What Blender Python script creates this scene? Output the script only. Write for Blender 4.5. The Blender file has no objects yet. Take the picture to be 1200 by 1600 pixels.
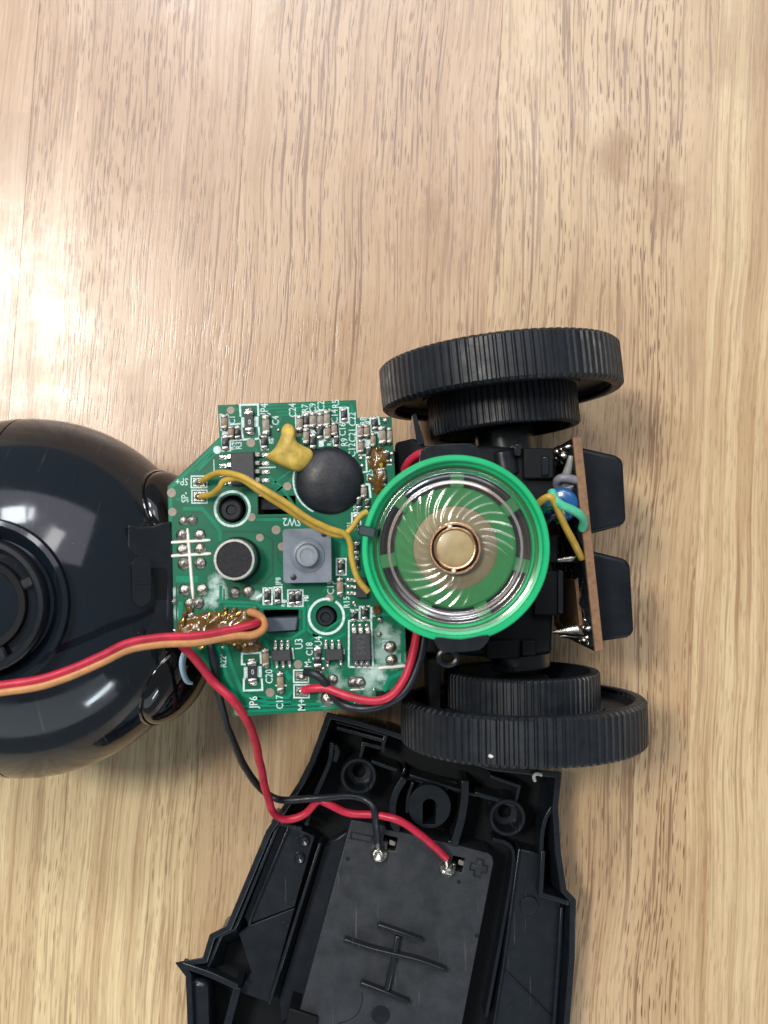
import bpy, bmesh, math, random
from mathutils import Vector, Matrix, noise
from mathutils.geometry import tessellate_polygon
random.seed(7)
PI = math.pi
U = 0.1                       # all numbers below are millimetres; 1 Blender unit = 1 cm
sc = bpy.context.scene
COL = sc.collection
sc.unit_settings.system = 'METRIC'
sc.unit_settings.scale_length = 0.01

# ------------------------------------------------------------------ camera
F, H = 1400.0, 158.75         # focal length in photo pixels, lens height over the table
TILT = math.atan(60 / F)
cd = bpy.data.cameras.new('camera'); cam = bpy.data.objects.new('camera', cd); COL.objects.link(cam)
cd.sensor_fit = 'VERTICAL'; cd.sensor_height = 36; cd.sensor_width = 27
cd.lens = 36 * F / 1600
cam.location = (0, 0, H * U); cam.rotation_euler = (TILT, 0, 0)
cd.clip_start = 0.1; cd.clip_end = 2000
cd.dof.use_dof = True; cd.dof.focus_distance = 14.2; cd.dof.aperture_fstop = 0.42
sc.camera = cam

# ------------------------------------------------------------------ world and lamps
w = bpy.data.worlds.new('World'); sc.world = w; w.use_nodes = True
bg = w.node_tree.nodes['Background']
bg.inputs[0].default_value = (0.86, 0.93, 1.0, 1); bg.inputs[1].default_value = 0.27

def area(name, loc, target, sx, sy, power, col):
    l = bpy.data.lights.new(name, 'AREA'); l.shape = 'RECTANGLE'; l.size = sx * U; l.size_y = sy * U
    l.energy = power; l.color = col
    o = bpy.data.objects.new(name, l); COL.objects.link(o)
    o.location = Vector(loc) * U
    o.rotation_euler = (Vector(target) - Vector(loc)).to_track_quat('-Z', 'Y').to_euler()
    return o
area('ceiling_lamp', (-725, 410, 1500), (0, 0, 0), 320, 300, 215000, (1, 0.95, 0.87))
area('ceiling_light', (150, 1800, 2300), (0, 0, 0), 3000, 1900, 360000, (0.93, 0.88, 1))
area('ceiling_lamp', (340, 880, 1500), (0, 0, 0), 230, 380, 26000, (1, 0.98, 0.95))
area('window_light', (-260, 1010, 1160), (0, 0, 0), 300, 260, 62000, (0.9, 0.96, 1))
area('window_light', (-50, 1060, 1150), (0, 0, 0), 70, 200, 10000, (0.9, 0.96, 1))
area('window_light', (700, -1250, 520), (0, 0, 50), 420, 90, 26000, (0.8, 0.92, 1))
area('window_light', (100, -1900, 800), (0, 0, 0), 2600, 900, 80000, (0.84, 0.93, 1))
sc.view_settings.view_transform = 'Standard'; sc.view_settings.look = 'None'
sc.view_settings.exposure = -0.08; sc.view_settings.gamma = 1
sc.cycles.max_bounces = 8; sc.cycles.transparent_max_bounces = 12
sc.cycles.caustics_reflective = False; sc.cycles.caustics_refractive = False

# ------------------------------------------------------------------ helpers
def P(px, py, z=0.0):
    """point at height z (mm) seen at photo pixel (px, py) of the 1200 x 1600 frame"""
    dx, dy = (px - 600) / F, (800 - py) / F
    s, c = math.sin(TILT), math.cos(TILT)
    y, zz = dy * c + s, dy * s - c
    t = (z - H) / zz
    return Vector((dx * t, y * t, z))

def PL(pts, z): return [P(a, b, z) for a, b in pts]

def smooth_path(pts, n=8, closed=False):
    pts = [Vector(p) for p in pts]; out = []; N = len(pts)
    rng = range(N if closed else N - 1)
    for i in rng:
        if closed: a, b, c, d = pts[(i - 1) % N], pts[i], pts[(i + 1) % N], pts[(i + 2) % N]
        else: a, b, c, d = pts[max(i - 1, 0)], pts[i], pts[i + 1], pts[min(i + 2, N - 1)]
        for k in range(n):
            t = k / n
            out.append(0.5 * ((2 * b) + (c - a) * t + (2 * a - 5 * b + 4 * c - d) * t * t + (3 * b - a - 3 * c + d) * t ** 3))
    if not closed: out.append(pts[-1])
    return out

class MB:
    def __init__(s): s.v = []; s.f = []; s.m = []
    def add(s, vs, fs, m=0):
        o = len(s.v); s.v += [Vector(v) for v in vs]
        s.f += [tuple(i + o for i in f) for f in fs]; s.m += [m] * len(fs); return s
    def box(s, c, size, rz=0, m=0, taper=0, bev=0):
        x, y, z = [q / 2 for q in size]; R = Matrix.Rotation(rz, 3, 'Z')
        if bev:
            ch = [(-x + bev, -y), (x - bev, -y), (x, -y + bev), (x, y - bev), (x - bev, y), (-x + bev, y), (-x, y - bev), (-x, -y + bev)]
            vs = []
            for zz, k in ((-z, 0), (z - bev, 0), (z, bev)):
                fx, fy = (x - k) / x * (1 - taper * (zz > 0)), (y - k) / y * (1 - taper * (zz > 0))
                vs += [Vector(c) + R @ Vector((a * fx, b * fy, zz)) for a, b in ch]
            fs = [tuple(range(7, -1, -1)), tuple(range(16, 24))]
            for l in (0, 8): fs += [(l + i, l + (i + 1) % 8, l + 8 + (i + 1) % 8, l + 8 + i) for i in range(8)]
            return s.add(vs, fs, m)
        vs = []
        for zz, k in ((-z, 1), (z, 1 - taper)):
            vs += [Vector(c) + R @ Vector((a * x * k, b * y * k, zz)) for a, b in ((-1, -1), (1, -1), (1, 1), (-1, 1))]
        return s.add(vs, [(3, 2, 1, 0), (4, 5, 6, 7), (0, 1, 5, 4), (1, 2, 6, 5), (2, 3, 7, 6), (3, 0, 4, 7)], m)
    def lathe(s, prof, n=48, M=None, m=0, a0=0, a1=2 * PI, wob=None):
        """profile of (r, z) swept round z; M places it"""
        M = M or Matrix(); full = abs(a1 - a0 - 2 * PI) < 1e-6; k = n if full else n + 1; o = len(s.v); L = len(prof)
        for j in range(k):
            a = a0 + (a1 - a0) * j / n
            for r, z in prof:
                if wob: r, z = wob(r, z, a)
                s.v.append(M @ Vector((r * math.cos(a), r * math.sin(a), z)))
        for j in range(n):
            p, q = o + j * L, o + ((j + 1) % k) * L
            for i in range(L - 1):
                s.f.append((p + i, q + i, q + i + 1, p + i + 1)); s.m.append(m)
        return s
    def tube(s, pts, r, n=10, m=0, closed=False, cap=True):
        pts = [Vector(p) for p in pts]; N = len(pts); o = len(s.v)
        up = Vector((0, 0, 1)); prev = None
        for i, p in enumerate(pts):
            a = pts[(i - 1) % N] if closed or i else p; b = pts[(i + 1) % N] if closed or i < N - 1 else p
            t = (b - a).normalized()
            if prev is None: prev = t.cross(up if abs(t.z) < .9 else Vector((1, 0, 0))).normalized()
            prev = (prev - t * prev.dot(t)).normalized(); q = t.cross(prev)
            rr = r[i] if isinstance(r, (list, tuple)) else r
            s.v += [p + (prev * math.cos(2 * PI * j / n) + q * math.sin(2 * PI * j / n)) * rr for j in range(n)]
        for i in range(N if closed else N - 1):
            u, d = o + i * n, o + ((i + 1) % N) * n
            s.f += [(u + j, u + (j + 1) % n, d + (j + 1) % n, d + j) for j in range(n)]; s.m += [m] * n
        if cap and not closed:
            s.f += [tuple(o + j for j in range(n - 1, -1, -1)), tuple(o + (N - 1) * n + j for j in range(n))]; s.m += [m, m]
        return s
    def strip(s, pts, wd, z0, z1, m=0, closed=False):
        """a wall of width wd along a polyline (plan view), from z0 to z1"""
        p = [Vector((q[0], q[1])) for q in pts]; N = len(p); o = len(s.v)
        for i in range(N):
            if closed or 0 < i < N - 1:
                d0 = (p[i] - p[(i - 1) % N]).normalized(); d1 = (p[(i + 1) % N] - p[i]).normalized()
                n0, n1 = Vector((-d0.y, d0.x)), Vector((-d1.y, d1.x)); nn = (n0 + n1)
                nn = nn.normalized() if nn.length > 1e-6 else n0
                k = wd / 2 / max(nn.dot(n0), .45)
            else:
                d = (p[1] - p[0] if i == 0 else p[-1] - p[-2]).normalized(); nn = Vector((-d.y, d.x)); k = wd / 2
            zt = z1[i] if isinstance(z1, (list, tuple)) else z1
            for sg, z in ((1, z0), (1, zt), (-1, zt), (-1, z0)):
                s.v.append(Vector((p[i].x + nn.x * k * sg, p[i].y + nn.y * k * sg, z)))
        for i in range(N if closed else N - 1):
            a, b = o + i * 4, o + ((i + 1) % N) * 4
            s.f += [(a + j, a + (j + 1) % 4, b + (j + 1) % 4, b + j) for j in range(4)]; s.m += [m] * 4
        if not closed: s.f += [(o + 3, o + 2, o + 1, o), tuple(o + (N - 1) * 4 + j for j in range(4))]; s.m += [m, m]
        return s
    def prism(s, loops, z0, z1, m=0):
        """outline and holes (lists of plan points) between two heights; a point's own third number replaces z1"""
        loops = [[Vector((q[0], q[1], 0)) for q in l] for l in loops]
        tri = tessellate_polygon(loops); fl = [q for l in loops for q in l]; n = len(fl); o = len(s.v)
        s.v += [Vector((q.x, q.y, z0)) for q in fl] + [Vector((q.x, q.y, z1)) for q in fl]
        for t in tri:
            a, b, c = [fl[i] for i in t]
            if (b - a).cross(c - a).z < 0: t = (t[0], t[2], t[1])
            s.f += [tuple(o + n + i for i in t), tuple(o + i for i in reversed(t))]; s.m += [m, m]
        k = o
        for l in loops:
            L = len(l)
            s.f += [(k + i, k + (i + 1) % L, k + n + (i + 1) % L, k + n + i) for i in range(L)]; s.m += [m] * L; k += L
        return s
    def dab(s, outline, z0, h, rings=6, m=0, bump=0, fr=0.5, power=0.5, c=None):
        """a domed blob over an outline"""
        pts = [Vector((q[0], q[1], 0)) for q in outline]; N = len(pts); o = len(s.v)
        c = Vector((c[0], c[1], 0)) if c else sum(pts, Vector()) / N
        for k in range(rings):
            t = 1 - k / rings; t = t ** .7
            for q in pts:
                p = c + (q - c) * t; z = z0 + h * max(0, 1 - t ** 2.2) ** power
                if bump and k: z += bump * h * noise.noise(Vector((p.x * fr, p.y * fr, z0))) * (1 if k > 1 else .5)
                s.v.append(Vector((p.x, p.y, z)))
        s.v.append(Vector((c.x, c.y, z0 + h)))
        for k in range(rings - 1):
            a, b = o + k * N, o + (k + 1) * N
            s.f += [(a + j, a + (j + 1) % N, b + (j + 1) % N, b + j) for j in range(N)]; s.m += [m] * N
        a = o + (rings - 1) * N
        s.f += [(a + j, a + (j + 1) % N, len(s.v) - 1) for j in range(N)]; s.m += [m] * N
        s.f.append(tuple(o + j for j in range(N - 1, -1, -1))); s.m.append(m)
        return s
    def turn(s, M, start=0):
        for i in range(start, len(s.v)): s.v[i] = M @ s.v[i]
        return s
    def build(s, name, mats, parent=None, loc=None, angle=35, bevel=0, seg=2, recalc=True):
        if loc is None:
            if s.v:
                lo = [min(v[i] for v in s.v) for i in range(3)]; hi = [max(v[i] for v in s.v) for i in range(3)]
                loc = Vector(((lo[0] + hi[0]) / 2, (lo[1] + hi[1]) / 2, lo[2]))
            else: loc = Vector()
        loc = Vector(loc)
        me = bpy.data.meshes.new(name)
        me.from_pydata([(v - loc) * U for v in s.v], [], s.f)
        if not isinstance(mats, (list, tuple)): mats = [mats]
        for q in mats: me.materials.append(q)
        me.polygons.foreach_set('material_index', s.m)
        if recalc:
            b = bmesh.new(); b.from_mesh(me); bmesh.ops.recalc_face_normals(b, faces=b.faces); b.to_mesh(me); b.free()
        if angle:
            me.polygons.foreach_set('use_smooth', [True] * len(me.polygons)); me.set_sharp_from_angle(angle=math.radians(angle))
        o = bpy.data.objects.new(name, me); COL.objects.link(o)
        put(o, loc, parent)
        if bevel:
            md = o.modifiers.new('bevel', 'BEVEL'); md.width = bevel * U; md.segments = seg; md.limit_method = 'ANGLE'
            md.angle_limit = math.radians(40); md.harden_normals = False
        return o

WL = {}
def put(o, loc, parent=None):
    loc = Vector(loc); WL[o.name] = loc
    if parent: o.parent = parent; o.location = (loc - WL[parent.name]) * U
    else: o.location = loc * U

def clone(o, loc, rz=0, parent=None, scale=None):
    c = o.copy(); COL.objects.link(c); put(c, loc, parent); c.rotation_euler = (0, 0, rz)
    if scale: c.scale = scale
    return c

def tag(o, label=None, cat=None, group=None, kind=None):
    if label: o['label'] = label
    if cat: o['category'] = cat
    if group: o['group'] = group
    if kind: o['kind'] = kind
    return o

def thing(name, loc, label, cat, group=None):
    o = bpy.data.objects.new(name, None); o.empty_display_size = .3; COL.objects.link(o); put(o, loc)
    return tag(o, label, cat, group)

def ring(c, r, n=24, a0=0, a1=2 * PI, ry=None):
    full = abs(a1 - a0 - 2 * PI) < 1e-6; ry = ry or r
    return [(c[0] + r * math.cos(a0 + (a1 - a0) * i / (n if full else n - 1)), c[1] + ry * math.sin(a0 + (a1 - a0) * i / (n if full else n - 1))) for i in range(n)]

def rrect(c, w_, h_, r, rz=0, n=4):
    out = []
    for sx, sy, a in ((1, 1, 0), (-1, 1, 90), (-1, -1, 180), (1, -1, 270)):
        for i in range(n + 1):
            t = math.radians(a + 90 * i / n)
            out.append((sx * (w_ / 2 - r) + r * math.cos(t), sy * (h_ / 2 - r) + r * math.sin(t)))
    co, si = math.cos(rz), math.sin(rz)
    return [(c[0] + x * co - y * si, c[1] + x * si + y * co) for x, y in out]

# ------------------------------------------------------------------ materials
def mat(name, col, rough=.5, metal=0, spec=.5, coat=0, coat_r=.05, var=0, vscale=3, bump=0, bscale=20, rvar=0, trans=0, ior=1.5, alpha=1, aniso=None, specks=0, speck_col=(.3, .3, .3), scratch=0, sss=0):
    m = bpy.data.materials.new(name); m.use_nodes = True
    nt = m.node_tree; N = nt.nodes; L = nt.links; b = N['Principled BSDF']; I = b.inputs
    I['Base Color'].default_value = (*col, 1); I['Roughness'].default_value = rough; I['Metallic'].default_value = metal
    I['Specular IOR Level'].default_value = spec; I['IOR'].default_value = ior
    I['Coat Weight'].default_value = coat; I['Coat Roughness'].default_value = coat_r
    I['Transmission Weight'].default_value = trans; I['Alpha'].default_value = alpha
    if sss: I['Subsurface Weight'].default_value = sss; I['Subsurface Radius'].default_value = (.1, .06, .03); I['Subsurface Scale'].default_value = .6
    tc = N.new('ShaderNodeTexCoord')
    src = tc.outputs['Object']
    def nz(scale, detail=4, r=.6):
        n = N.new('ShaderNodeTexNoise'); n.inputs['Scale'].default_value = scale; n.inputs['Detail'].default_value = detail
        n.inputs['Roughness'].default_value = r; L.new(src, n.inputs['Vector']); return n.outputs['Fac']
    def mr(v, a, b_, c, d):
        n = N.new('ShaderNodeMapRange'); L.new(v, n.inputs['Value'])
        for k, x in zip(('From Min', 'From Max', 'To Min', 'To Max'), (a, b_, c, d)): n.inputs[k].default_value = x
        return n.outputs['Result']
    colour = None
    def mix(fac, A, B):
        n = N.new('ShaderNodeMix'); n.data_type = 'RGBA'; L.new(fac, n.inputs['Factor'])
        for k, x in ((6, A), (7, B)):
            if isinstance(x, tuple): n.inputs[k].default_value = (*x, 1)
            else: L.new(x, n.inputs[k])
        return n.outputs[2]
    if var:
        colour = mix(mr(nz(vscale), .3, .7, 0, 1), tuple(c * (1 - var) for c in col), tuple(min(1, c * (1 + var)) for c in col))
    if specks:
        v = N.new('ShaderNodeTexVoronoi'); v.inputs['Scale'].default_value = 9; L.new(src, v.inputs['Vector'])
        f = mr(v.outputs['Distance'], .03, .06, 1, 0); g = mr(nz(2.5), .5, .62, 0, 1)
        q = N.new('ShaderNodeMath'); q.operation = 'MULTIPLY'; L.new(f, q.inputs[0]); L.new(g, q.inputs[1])
        q2 = N.new('ShaderNodeMath'); q2.operation = 'MULTIPLY'; L.new(q.outputs[0], q2.inputs[0]); q2.inputs[1].default_value = specks
        colour = mix(q2.outputs[0], colour or col, speck_col)
    if scratch:
        mp = N.new('ShaderNodeMapping'); mp.inputs['Scale'].default_value = (14, .7, 1); mp.inputs['Rotation'].default_value = (0, 0, .25); L.new(src, mp.inputs['Vector'])
        v = N.new('ShaderNodeTexNoise'); v.inputs['Scale'].default_value = 1.2; v.inputs['Detail'].default_value = 5; L.new(mp.outputs[0], v.inputs['Vector'])
        f = mr(v.outputs['Fac'], .66, .74, 0, scratch)
        colour = mix(f, colour or col, (.12, .13, .14))
    if colour: L.new(colour, I['Base Color'])
    if rvar: L.new(mr(nz(vscale * 1.7, 6), .3, .7, max(0, rough - rvar), min(1, rough + rvar)), I['Roughness'])
    if bump:
        bp = N.new('ShaderNodeBump'); bp.inputs['Strength'].default_value = bump; bp.inputs['Distance'].default_value = .01
        L.new(nz(bscale, 5), bp.inputs['Height']); L.new(bp.outputs[0], I['Normal'])
    return m

def wood_mat():
    m = bpy.data.materials.new('rubberwood'); m.use_nodes = True
    nt = m.node_tree; N = nt.nodes; L = nt.links; b = N['Principled BSDF']; I = b.inputs
    tc = N.new('ShaderNodeTexCoord'); oi = N.new('ShaderNodeObjectInfo')
    sep = N.new('ShaderNodeSeparateColor'); L.new(oi.outputs['Color'], sep.inputs[0])     # r pores, g streaks, b tone
    def math_(op, a, b_=None, clamp=False):
        n = N.new('ShaderNodeMath'); n.operation = op; n.use_clamp = clamp
        for i, x in enumerate((a, b_)):
            if x is None: continue
            if isinstance(x, (int, float)): n.inputs[i].default_value = x
            else: L.new(x, n.inputs[i])
        return n.outputs[0]
    def mr(v, a, b_, c=0, d=1):
        n = N.new('ShaderNodeMapRange'); n.interpolation_type = 'SMOOTHSTEP'; L.new(v, n.inputs['Value'])
        for k, x in zip(('From Min', 'From Max', 'To Min', 'To Max'), (a, b_, c, d)): n.inputs[k].default_value = x
        return n.outputs['Result']
    rnd = math_('MULTIPLY', oi.outputs['Random'], 57.0)
    cb = N.new('ShaderNodeCombineXYZ'); L.new(rnd, cb.inputs[0]); L.new(rnd, cb.inputs[1]); L.new(rnd, cb.inputs[2])
    ad = N.new('ShaderNodeVectorMath'); ad.operation = 'ADD'; L.new(tc.outputs['Object'], ad.inputs[0]); L.new(cb.outputs[0], ad.inputs[1])
    # gentle wander of the grain
    wn = N.new('ShaderNodeTexNoise'); wn.inputs['Scale'].default_value = .16; wn.inputs['Detail'].default_value = 2; L.new(ad.outputs[0], wn.inputs['Vector'])
    wv = N.new('ShaderNodeVectorMath'); wv.operation = 'SCALE'; wv.inputs['Scale'].default_value = .6
    cx = N.new('ShaderNodeCombineXYZ'); L.new(math_('SUBTRACT', wn.outputs['Fac'], .5), cx.inputs[0]); L.new(cx.outputs[0], wv.inputs[0])
    base = N.new('ShaderNodeVectorMath'); base.operation = 'ADD'; L.new(ad.outputs[0], base.inputs[0]); L.new(wv.outputs[0], base.inputs[1])
    def mapped(sx, sy, rot=0):
        n = N.new('ShaderNodeMapping'); n.inputs['Scale'].default_value = (sx, sy, .05); n.inputs['Rotation'].default_value = (0, 0, rot)
        L.new(base.outputs[0], n.inputs['Vector']); return n.outputs[0]
    def noise_(vec, sc_=1, det=3, r=.55):
        n = N.new('ShaderNodeTexNoise'); n.inputs['Scale'].default_value = sc_; n.inputs['Detail'].default_value = det; n.inputs['Roughness'].default_value = r
        L.new(vec, n.inputs['Vector']); return n.outputs['Fac']
    # pores: short thin dark dashes, two sizes
    def dashes(sx, sy, rot, lo, hi):
        v = N.new('ShaderNodeTexVoronoi'); v.voronoi_dimensions = '2D'; v.inputs['Scale'].default_value = 1; v.inputs['Randomness'].default_value = 1
        L.new(mapped(sx, sy, rot), v.inputs['Vector'])
        keep = N.new('ShaderNodeSeparateColor'); L.new(v.outputs['Color'], keep.inputs[0])
        return math_('MULTIPLY', mr(v.outputs['Distance'], lo, hi, 1, 0), mr(keep.outputs[0], .05, .6))
    d1 = dashes(12, 1.25, .06, .07, .22)
    d2 = dashes(16, 1.8, .10, .08, .24)
    den = mr(noise_(mapped(.8, .12), 1.2, 3), .36, .6, .3, 1)
    sk1 = mr(noise_(mapped(17, .34, .05), 1, 2.2, .6), .565, .64)
    sk2 = mr(noise_(mapped(24, .6, .08), 1, 2, .55), .57, .65)
    pores = math_('MULTIPLY', math_('MAXIMUM', math_('MAXIMUM', d1, math_('MULTIPLY', d2, .7)), math_('MAXIMUM', math_('MULTIPLY', sk1, .8), math_('MULTIPLY', sk2, .7))), den)
    pores = math_('MULTIPLY', pores, sep.outputs[0])
    # long streaks and growth bands
    st = mr(noise_(mapped(11, .13, .02), 1, 3, .65), .47, .66)
    st2 = mr(noise_(mapped(3.4, .045, .0), 1, 3, .6), .42, .62)
    band = mr(noise_(mapped(.8, .03), 1.1, 2), .35, .65)
    stk = math_('MULTIPLY', math_('ADD', math_('MULTIPLY', st, .45), math_('MULTIPLY', st2, .55)), sep.outputs[1])
    fine = noise_(mapped(40, 1.3), 1, 3, .7)
    cloud = noise_(base.outputs[0], .35, 4, .6)
    cloud2 = noise_(tc.outputs['Object'], 1.6, 4, .6)
    def mix(fac, A, B, blend='MIX'):
        n = N.new('ShaderNodeMix'); n.data_type = 'RGBA'; n.blend_type = blend
        if isinstance(fac, (int, float)): n.inputs['Factor'].default_value = fac
        else: L.new(fac, n.inputs['Factor'])
        for k, x in ((6, A), (7, B)):
            if isinstance(x, tuple): n.inputs[k].default_value = (*x, 1)
            else: L.new(x, n.inputs[k])
        return n.outputs[2]
    c = mix(mr(cloud, .3, .7), (.55, .40, .22), (.41, .275, .14))
    c = mix(math_('MULTIPLY', band, .35), c, (.66, .51, .31))
    stk_ = math_('MULTIPLY', stk, .9)
    c = mix(sep.outputs[2], c, (.48, .28, .185))
    c = mix(oi.outputs['Alpha'], c, (.80, .65, .37))
    ln = mr(noise_(mapped(24, .22, .03), 1, 4, .7), .50, .66)
    ln2 = mr(noise_(mapped(6, .06, .03), 1, 2, .5), .35, .6)
    c = mix(math_('MULTIPLY', math_('MULTIPLY', ln, ln2), .7), c, (.30, .175, .095))
    lite = mr(noise_(mapped(15, .3, .04), 3, 3, .6), .56, .70)
    c = mix(math_('MULTIPLY', lite, .4), c, (.72, .57, .36))
    c = mix(stk_, c, (.36, .205, .095))
    c = mix(math_('MULTIPLY', mr(fine, .3, .7), .18), c, (.28, .17, .09))
    c = mix(math_('MULTIPLY', pores, .95), c, (.13, .055, .022))
    geo = N.new('ShaderNodeNewGeometry')
    for (kx, ky, rad, f) in ((960, 240, .55, .6), (1037, 306, .7, .55), (676, 324, .35, .5), (15, 235, 1.1, .35), (1165, 70, 1.2, .3), (690, 360, .9, .25), (1010, 700, 1.3, .25)):
        sb = N.new('ShaderNodeVectorMath'); sb.operation = 'SUBTRACT'; L.new(geo.outputs['Position'], sb.inputs[0]); sb.inputs[1].default_value = P(kx, ky, 0) * U
        ml = N.new('ShaderNodeVectorMath'); ml.operation = 'MULTIPLY'; L.new(sb.outputs[0], ml.inputs[0]); ml.inputs[1].default_value = (1.15, .75, 0)
        ln_ = N.new('ShaderNodeVectorMath'); ln_.operation = 'LENGTH'; L.new(ml.outputs[0], ln_.inputs[0])
        dd_ = math_('ADD', ln_.outputs['Value'], math_('MULTIPLY', math_('SUBTRACT', cloud2, .5), rad * 1.6))
        c = mix(math_('MULTIPLY', mr(dd_, rad * .2, rad, 1, 0), f), c, (.27, .15, .06))
    L.new(c, I['Base Color'])
    L.new(mr(noise_(base.outputs[0], .9, 5, .65), .3, .7, .24, .40), I['Roughness'])
    I['Specular IOR Level'].default_value = .55
    I['Coat Weight'].default_value = .4; I['Coat Roughness'].default_value = .3
    h = math_('SUBTRACT', math_('MULTIPLY', fine, .25), math_('MULTIPLY', pores, .8))
    wob = noise_(mapped(2.2, .8), 1, 3)
    h = math_('ADD', h, math_('MULTIPLY', wob, 1.2))
    bp = N.new('ShaderNodeBump'); bp.inputs['Strength'].default_value = .22; bp.inputs['Distance'].default_value = .01; L.new(h, bp.inputs['Height'])
    L.new(bp.outputs[0], I['Normal']); L.new(bp.outputs[0], I['Coat Normal'])
    return m

WOOD = wood_mat()
GLOSS = mat('glossy_black_plastic', (.006, .010, .015), .10, spec=.5, rvar=.05, vscale=1.6, bump=.05, bscale=2.2, specks=.5, scratch=.22)
EYE = mat('gloss_black_eye', (.003, .003, .004), .06, spec=.45, coat=.2)
BLK = mat('black_moulded_plastic', (.008, .011, .015), .42, spec=.25, rvar=.12, vscale=2, bump=.12, bscale=60, specks=.5)
BLKS = mat('satin_black_plastic', (.008, .011, .015), .30, scratch=.3, spec=.45, rvar=.1, vscale=2.5, bump=.08, bscale=40, specks=.6)
PLATE = mat('dark_grey_plate_plastic', (.019, .022, .026), .46, spec=.5, rvar=.14, vscale=2, bump=.3, bscale=55, var=.3, specks=.35, scratch=.5)
TREAD = mat('black_rubber', (.008, .011, .015), .45, spec=.42, rvar=.12, bump=.3, bscale=50, var=.35, specks=.45, speck_col=(.16, .16, .15))
RIMB = mat('black_wheel_plastic', (.010, .011, .013), .38, spec=.3, rvar=.1)
DEEP = mat('dull_black_plastic', (.004, .005, .006), .6, spec=.18, bump=.1, bscale=50)
SHINE = mat('shiny_black_plastic', (.008, .010, .013), .22, rvar=.08, bump=.1, bscale=9)
RUBBER = mat('black_key_rubber', (.004, .006, .009), .4, spec=.25, rvar=.1, vscale=1.5)
TIN = mat('solder_tin', (.50, .48, .43), .27, metal=1, bump=.7, bscale=26, var=.4, vscale=16)
GOLDT = mat('resin_coated_solder', (.62, .42, .12), .22, metal=1, bump=.4, bscale=25)
DTIN = mat('dull_solder', (.33, .315, .28), .33, metal=1, bump=.8, bscale=35, var=.35, vscale=18)
PAD = mat('bare_test_pad', (.24, .20, .16), .5, metal=.3, var=.15, vscale=12)
SILK = mat('white_silkscreen', (.54, .68, .65), .65, spec=.2, var=.28, vscale=25)
RESB = mat('resistor_black', (.012, .013, .014), .4, var=.3, vscale=20)
CAPB = mat('ceramic_brown', (.24, .17, .11), .45, var=.2, vscale=20)
CAPG = mat('ceramic_beige', (.24, .205, .155), .42, var=.2, vscale=20)
CHIP = mat('chip_epoxy', (.022, .024, .028), .55, var=.25, vscale=25, bump=.15, bscale=60)
BLOB = mat('black_epoxy_blob', (.008, .010, .014), .45, spec=.4, rvar=.12, vscale=3, bump=.5, bscale=7, specks=.6, scratch=.25)
MICF = mat('mic_felt', (.018, .018, .020), .9, var=.5, vscale=30, bump=.6, bscale=70)
CAN = mat('aluminium_can', (.62, .62, .60), .28, metal=1, bump=.1, bscale=30)
SWB = mat('grey_translucent_plastic', (.16, .185, .22), .35, rvar=.08, var=.12, vscale=6, sss=.2)
SWD = mat('grey_button_plastic', (.20, .225, .26), .4, var=.1, vscale=8, sss=.2)
AMBER = mat('amber_flux_resin', (.20, .095, .018), .16, coat=.5, var=.6, vscale=6, bump=.7, bscale=8, trans=.45, ior=1.45)
YGLUE = mat('yellow_glue', (.49, .355, .075), .5, var=.35, vscale=6, bump=.35, bscale=9, sss=.5, rvar=.12, spec=.35)
GREEN = mat('green_speaker_plastic', (.006, .40, .15), .3, var=.08, vscale=2, rvar=.06, bump=.05, bscale=30)
GREEND = mat('green_basket_plastic', (.012, .25, .11), .45, var=.12, vscale=3)
MAGNET = mat('magnet_steel', (.25, .245, .225), .5, metal=.2, var=.15, vscale=4)
COPPER = mat('copper_coil', (.62, .36, .20), .28, metal=1, bump=.3, bscale=60)
DOME = mat('amber_dome_film', (.33, .25, .12), .35, coat=.15, var=.15, vscale=6)
FELT = mat('dark_felt', (.030, .027, .031), .85, var=.4, vscale=14)
PHENOL = mat('brown_phenolic_board', (.20, .105, .05), .6, var=.25, vscale=12, bump=.4, bscale=40)
GUNK = mat('black_resin_board', (.010, .013, .016), .14, bump=1, bscale=13, coat=.5, var=.6, vscale=8)
BLUE = mat('blue_capacitor', (.01, .085, .25), .28, coat=.3)
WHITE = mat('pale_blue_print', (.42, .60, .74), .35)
def wire_mat(n, c): return mat(n, c, .4, var=.22, vscale=5, bump=.25, bscale=16, spec=.4, rvar=.12, specks=.35, speck_col=(.5, .42, .36))
WRED = wire_mat('red_wire_sleeve', (.46, .018, .045)); WBLK = wire_mat('black_wire_sleeve', (.010, .014, .018))
WORG = wire_mat('orange_wire_sleeve', (.50, .23, .085)); WTAN = wire_mat('brown_wire_sleeve', (.30, .06, .02)); WYEL = wire_mat('yellow_wire_sleeve', (.46, .30, .045))
WGRN = wire_mat('green_wire_sleeve', (.08, .46, .27)); WGRY = wire_mat('grey_wire_sleeve', (.20, .19, .22)); COPW = mat('bare_wire', (.7, .62, .5), .3, metal=1)

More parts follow.
